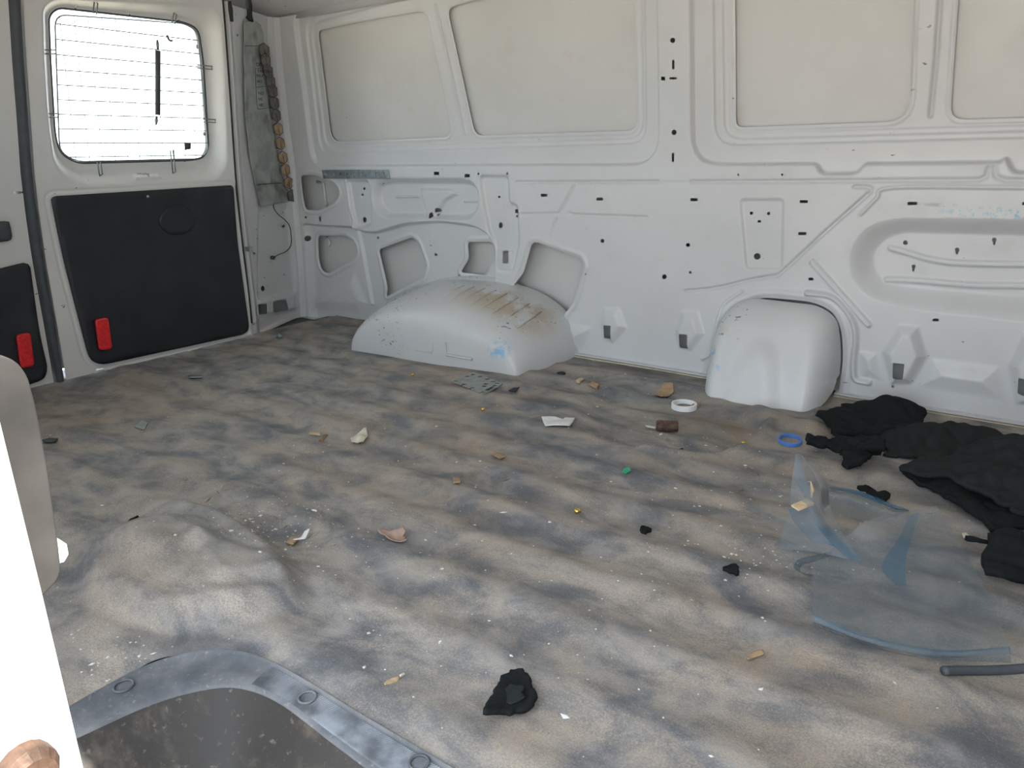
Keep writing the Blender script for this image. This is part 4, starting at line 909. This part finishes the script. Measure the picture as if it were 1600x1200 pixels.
blob('brass_bit', 'tiny brass bit at the rim of the mat hollow', 'nut', (1162, 692), 0.005, M['brass'], (1.4, 1, 0.8), 5, amp=0.15)
blob('steel_bolt', 'shiny bolt on the mat beside the rear corner pillar', 'bolt', (437, 532), 0.010, M['galv'], (1.4, 0.8, 0.7), 6, amp=0.3)
# drain plugs
for q, lb, r in (((877, 583), 'round black plug by the foot of the wheel arch', 0.0125),):
    x, y = s_floor(q); z = fz1(x, y)
    o = link('floor_plug', tube_me([(x, y, z-0.002), (x, y, z+0.003), (x, y, z+0.005)], r, 16, taper=[1, 1, 0.7]), M['dark_rubber']); tag(o, lb, 'plug')
scrap('dark_sliver', 'thin dark sliver put in for a slit beside the perforated plate', 'rubber scrap', [(794, 609), (802, 605), (812, 605), (805, 610)], M['dark_rubber'], th=0.002, seed=35, curl=0.002)  # dark piece laid on the mat in place of a dark slit hole
# small black foam bits
scrap('foam_bit', 'small jagged black foam bit on the open mat', 'foam scrap', [(1000, 828), (1006, 825), (1017, 828), (1010, 835), (1003, 834)], M['foam'], th=0.006, seed=30, curl=0.006, ragged=0.004)
scrap('foam_bit', 'pointed black foam bit with a white sliver at its tip', 'foam scrap', [(1130, 889), (1142, 886), (1150, 884), (1156, 893), (1152, 898), (1141, 894)], M['foam'], th=0.006, seed=31, curl=0.006, ragged=0.004)
scrap('paper_scrap', 'white sliver at the tip of the pointed black foam bit', 'paper scrap', [(1154, 896), (1163, 898), (1165, 901), (1156, 898)], M['paper'], th=0.001, seed=32, curl=0.001)
blob('foam_bit', 'round black foam crumb at the edge of the mat hollow', 'foam scrap', (1064, 702), 0.0085, M['foam'], (1, 1, 0.7), 7)
fb = scrap('foam_scrap', 'black drop-shaped foam scrap with crusty grey patch near the step', 'foam scrap', [(754, 1130), (758, 1112), (772, 1090), (783, 1066), (798, 1055), (820, 1053), (832, 1068), (839, 1090), (834, 1104), (812, 1112), (785, 1120)], M['foam'], th=0.007, seed=33, curl=0.008, freq=70, ragged=0.004)
scrap('crust_patch', None, None, [(783, 1080), (796, 1068), (818, 1072), (818, 1090), (800, 1098), (786, 1095)], M['felt'], th=0.002, lift=0.014, seed=34, curl=0.004, parent=fb, ragged=0.004)
# black rubber rod
rd_ = curve([s_floor(p) for p in ((1472, 1059), (1500, 1054), (1540, 1052), (1600, 1051), (1660, 1056))], 5)
o = link('rubber_rod', tube_me([(x, y, fz1(x, y)+0.0055) for x, y in rd_], 0.0055, 8), M['rubber']); tag(o, 'thin dark rubber rod lying on the mat', 'rod')
# big black sheets and foam heap
HG = 'black foam and felt scraps along the wall'
def heap(name, label, px, mat, th, hfun_pts, seed, z0=0.0, lift=0.002, curl=0.008, ragged=0.014, freq=26, res=0.0034):
    # hfun_pts: (px, py, radius, height) lumps
    lumps = [(*s_floor((a, c_), z0), r, h) for a, c_, r, h in hfun_pts]
    o = scrap(name, None, None, px, mat, th=th, lift=lift, curl=curl, freq=freq, seed=seed, z0=z0, res=res, ragged=ragged)
    co = np.empty(len(o.data.vertices)*3, np.float32); o.data.vertices.foreach_get('co', co); co = co.reshape(-1, 3)
    for lx, ly, r, h in lumps: co[:, 2] += h*np.exp(-((co[:, 0]-lx)**2+(co[:, 1]-ly)**2)/(r*r))
    n9 = Noise(seed+100, 130, 9); n8 = Noise(seed+200, 55, 7); co[:, 2] += 0.0022*n9(co[:, 0], co[:, 1])+0.003*np.abs(n8(co[:, 0], co[:, 1]))
    o.data.vertices.foreach_set('co', co.ravel()); o.data.update(); tag(o, label, 'foam scrap', HG); return o
heap('foam_slab', 'thick crumpled black foam mound against the wall sill', [(1276, 655), (1290, 645), (1318, 637), (1345, 637), (1365, 640), (1395, 635), (1440, 640), (1445, 655), (1435, 668), (1395, 672), (1350, 676), (1305, 676), (1290, 660)], M['foam'], 0.012,
     [(1388, 655, 0.045, 0.026), (1330, 660, 0.04, 0.010), (1425, 655, 0.04, 0.012)], 41, 0.01)
heap('felt_sheet', 'dark felt sheet spread in front of the foam mound', [(1300, 676), (1360, 672), (1420, 664), (1500, 672), (1560, 684), (1620, 700), (1620, 730), (1560, 722), (1500, 716), (1440, 712), (1385, 708), (1372, 690), (1330, 690)], M['felt'], 0.006,
     [(1440, 680, 0.08, 0.014), (1540, 695, 0.05, 0.02)], 42, 0.005)
heap('foam_strip', 'long thin black foam strip pointing at the blue ring', [(1260, 685), (1266, 684), (1310, 689), (1370, 698), (1383, 701), (1380, 710), (1340, 707), (1300, 698), (1262, 692)], M['foam'], 0.014, [], 43, 0.0, lift=0.010, ragged=0.004)
heap('foam_piece', 'small square black foam piece below the long strip', [(1312, 711), (1340, 710), (1372, 706), (1376, 714), (1350, 722), (1346, 738), (1336, 735), (1318, 736)], M['foam'], 0.010, [], 44, 0.0)
heap('felt_sheet', 'large folded dark felt sheet running out past the plastic', [(1406, 738), (1425, 730), (1440, 722), (1460, 716), (1490, 714), (1520, 706), (1560, 700), (1700, 715), (1700, 830), (1600, 800), (1560, 780), (1480, 752), (1450, 748)], M['felt'], 0.008,
     [(1560, 735, 0.08, 0.020), (1640, 750, 0.12, 0.03)], 45, 0.01, lift=0.014, curl=0.012)
heap('foam_strip', 'broad flat black foam strip in front of the folded felt', [(1406, 742), (1440, 742), (1480, 752), (1530, 775), (1590, 800), (1660, 812), (1660, 822), (1590, 826), (1552, 830), (1520, 808), (1490, 786), (1450, 765), (1420, 754)], M['foam'], 0.008, [(1480, 765, 0.05, 0.010)], 46, 0.0)
heap('foam_piece', 'ragged round black foam piece right of the plastic sheet', [(1535, 872), (1548, 852), (1570, 846), (1600, 855), (1660, 850), (1660, 905), (1600, 902), (1560, 898), (1540, 890)], M['foam'], 0.012, [(1580, 870, 0.05, 0.018)], 47, 0.005)
heap('foam_strip', 'narrow black foam tail reaching toward the plastic sheet', [(1502, 843), (1518, 843), (1540, 850), (1546, 857), (1530, 857), (1510, 848)], M['foam'], 0.006, [], 48, 0.0, ragged=0.004, res=0.004)
heap('foam_piece', 'black foam sliver behind the bent plastic sheet', [(1340, 766), (1352, 765), (1380, 775), (1392, 783), (1378, 786), (1355, 778)], M['foam'], 0.006, [], 49, 0.0, ragged=0.004, res=0.004)

# ---- clear plastic sheets
def patch(name, rows, mat, parent=None, th=0.0015, n=5):   # rows of (px, py, height) control points -> smooth sheet
    C_ = [[np.array(s_at(a, c_, z)) for a, c_, z in r] for r in rows]
    R1 = [curve([tuple(p) for p in r], n) for r in C_]
    cols = list(zip(*R1)); C2_ = [curve(list(c_), n) for c_ in cols]
    nu, nv = len(C2_), len(C2_[0]); vs_ = [tuple(p) for c_ in C2_ for p in c_]
    vs_ = [(x, y, max(z, fz1(x, y)+0.002)) for x, y, z in vs_]
    fs = [(i*nv+k, (i+1)*nv+k, (i+1)*nv+k+1, i*nv+k+1) for i in range(nu-1) for k in range(nv-1)]
    me = bpy.data.meshes.new('patch'); me.from_pydata(vs_, [], fs); me.update(); return link(name, me, mat, parent)
pl1 = patch('plastic_sheet', [
    [(1345, 818, 0.05), (1380, 806, 0.055), (1420, 798, 0.05), (1463, 790, 0.045)],
    [(1310, 850, 0.02), (1370, 850, 0.035), (1430, 845, 0.03), (1500, 850, 0.012)],
    [(1271, 880, 0.015), (1360, 890, 0.012), (1440, 895, 0.010), (1530, 900, 0.008)],
    [(1270, 930, 0.012), (1350, 945, 0.010), (1440, 960, 0.010), (1560, 965, 0.008)],
    [(1270, 962, 0.022), (1350, 992, 0.022), (1440, 1012, 0.022), (1576, 1014, 0.022)],
    [(1271, 977, 0.004), (1345, 1005, 0.004), (1440, 1028, 0.004), (1580, 1036, 0.004)]], M['plastic']); tag(pl1, 'large hazy clear plastic sheet with lifted rear flap', 'plastic sheet')
pl2 = patch('plastic_sheet', [
    [(1243, 709, 0.14), (1247, 708, 0.14), (1252, 711, 0.135)],
    [(1236, 762, 0.09), (1265, 760, 0.10), (1290, 752, 0.085)],
    [(1232, 800, 0.04), (1270, 800, 0.075), (1297, 790, 0.06)],
    [(1222, 832, 0.012), (1275, 832, 0.05), (1312, 825, 0.05)],
    [(1214, 858, 0.004), (1270, 862, 0.020), (1345, 878, 0.035)]], M['plastic']); tag(pl2, 'bent clear plastic piece standing up in a tall point', 'plastic sheet')
fin = patch('folded_fin', [[(1243, 709, 0.14), (1247, 712, 0.138)], [(1242, 745, 0.10), (1262, 758, 0.09)], [(1262, 790, 0.075), (1275, 790, 0.07)], [(1275, 820, 0.06), (1297, 825, 0.055)], [(1300, 850, 0.045), (1325, 855, 0.045)], [(1330, 876, 0.035), (1347, 880, 0.035)]], M['plastic_blue'], pl2)
cb = patch('curled_edge', [[(1232, 795, 0.05), (1262, 790, 0.06), (1272, 800, 0.06)], [(1240, 815, 0.03), (1268, 815, 0.05), (1285, 825, 0.05)], [(1270, 850, 0.02), (1290, 850, 0.035), (1305, 855, 0.04)]], M['plastic_blue'], pl2)
bk = patch('back_flap', [[(1293, 762, 0.03), (1320, 765, 0.03), (1345, 770, 0.03), (1400, 793, 0.03), (1420, 797, 0.03)], [(1290, 775, 0.006), (1320, 778, 0.006), (1345, 788, 0.006), (1385, 800, 0.006), (1420, 802, 0.006)], [(1300, 800, 0.004), (1320, 805, 0.004), (1340, 812, 0.004), (1365, 814, 0.004), (1385, 810, 0.004)]], M['plastic'], pl1)
link('flap_edge', tube_me([s_at(*q) for q in ((1296, 762, 0.03), (1320, 765, 0.031), (1345, 771, 0.031), (1375, 783, 0.031), (1400, 793, 0.03), (1420, 798, 0.03))], 0.0042, 6, taper=[0.3, 0.7, 1, 1, 0.8, 0.3]), M['plastic_blue'], pl1)
cf = patch('lower_fold', [[(1270, 958, 0.024), (1300, 972, 0.025), (1350, 992, 0.025), (1440, 1012, 0.025), (1500, 1016, 0.025), (1578, 1010, 0.025)], [(1270, 968, 0.016), (1300, 984, 0.014), (1350, 1002, 0.014), (1440, 1026, 0.010), (1500, 1028, 0.010), (1580, 1022, 0.012)]], M['plastic_blue'], pl1)
lp = patch('side_loop', [[(1300, 862, 0.03), (1270, 868, 0.03), (1248, 874, 0.025), (1240, 885, 0.02), (1248, 893, 0.02), (1271, 898, 0.02)], [(1300, 868, 0.008), (1272, 878, 0.006), (1256, 882, 0.005), (1250, 890, 0.004), (1256, 898, 0.004), (1272, 902, 0.004)]], M['plastic_blue'], pl1)
ft = patch('inner_fold', [[(1420, 805, 0.05), (1438, 800, 0.05)], [(1405, 840, 0.045), (1425, 840, 0.045)], [(1385, 868, 0.035), (1415, 875, 0.035)], [(1378, 890, 0.022), (1415, 900, 0.022)], [(1400, 915, 0.018), (1416, 915, 0.018)]], M['plastic_blue'], pl1)
# wooden stick resting on the bent plastic, and a second one
qa, qb = np.array(s_at(1242, 795, 0.072)), np.array(s_at(1266, 785, 0.078)); dv = Vector(qb-qa); sd_ = Vector((0, 0, 1)).cross(dv).normalized()*0.0085
o = link('wooden_stick', prism_me([Vector(qa)-sd_, Vector(qb)-sd_*1.0, Vector(qb)+sd_, Vector(qa)+sd_], (0, 0, 1), 0.003), M['wood'], smooth=False); tag(o, 'short flat wooden stick stuck on the bent clear plastic', 'stick')
o = link('wood_splinter', tube_me([s_at(1267, 752, 0.105), s_at(1269, 765, 0.095), s_at(1268, 778, 0.085)], 0.003, 6, taper=[0.3, 1, 0.5]), M['wood']); tag(o, 'thin upright wood splinter on the bent clear plastic', 'splinter')
# ---- crumbs and splinters: nobody could count them
def crumbs(name, n, clusters, size, mat, label, seed, flat=0.6, long=1.0):
    r = random.Random(seed); pts = []
    tot = sum(c_[3] for c_ in clusters)
    for (cx, cy, rad, wgt) in clusters:
        for _ in range(int(n*wgt/tot)):
            p = s_floor((cx+r.gauss(0, rad[0]), cy+r.gauss(0, rad[1])))
            if -2.2 < p[0] < 0.4 and 0.2 < p[1] < 1.86: pts.append(p)
    P = np.array(pts); S = fp.keep(P[:, 0], P[:, 1]); P = P[S > 0.01]; Z = fz(P[:, 0], P[:, 1]); vs_, fs = [], []
    for (x, y), z in zip(P, Z):
        if (-1.86 < x < -1.12 and y > 1.6) or (-0.7 < x < -0.36 and y > 1.72): continue
        s = size*r.lognormvariate(0, 0.45); a = r.uniform(0, 6.28); ca, sa = math.cos(a), math.sin(a); b0 = len(vs_)
        for lx, ly, lz in ((1, 0, 0.3), (-1, 0, 0.3), (0, 1, 0.3), (0, -1, 0.3), (0, 0, 1), (0, 0, 0)):
            lx *= s*long*r.uniform(0.7, 1.3); ly *= s/long*r.uniform(0.5, 1.2); vs_.append((x+lx*ca-ly*sa, y+lx*sa+ly*ca, z+lz*s/long*flat))
        fs += [(b0+i, b0+j, b0+4) for i, j in ((0, 2), (2, 1), (1, 3), (3, 0))]+[(b0+j, b0+i, b0+5) for i, j in ((0, 2), (2, 1), (1, 3), (3, 0))]
    me = bpy.data.meshes.new(name); me.from_pydata(vs_, [], fs); me.update(); o = link(name, me, mat, smooth=False); tag(o, label, 'debris', kind='stuff'); return o
wide = [(800, 700, (420, 90), 3), (900, 900, (380, 130), 3), (420, 820, (40, 28), 2.2), (480, 830, (100, 40), 1), (1260, 740, (60, 40), 1), (1130, 760, (90, 60), 1), (950, 610, (60, 15), 0.7), (190, 1040, (60, 35), 1.2), (300, 880, (40, 30), 0.4), (1200, 880, (60, 30), 0.8), (1060, 690, (80, 15), 0.8), (640, 1000, (250, 100), 1)]
crumbs('pale_crumbs', 800, wide, 0.0014, M['crumb'], 'pale crumbs scattered over the dusty mat', 61)
crumbs('paper_flakes', 70, wide, 0.0024, M['paper'], 'tiny white paper flakes scattered over the mat', 62, 0.3, 1.2)
crumbs('brown_splinters', 150, [(420, 815, (45, 28), 2), (1150, 750, (90, 50), 1), (800, 680, (350, 90), 2), (240, 600, (120, 20), 0.6)], 0.0024, M['splinter'], 'fine brown wood splinters scattered over the mat', 63, 0.6, 2.6)
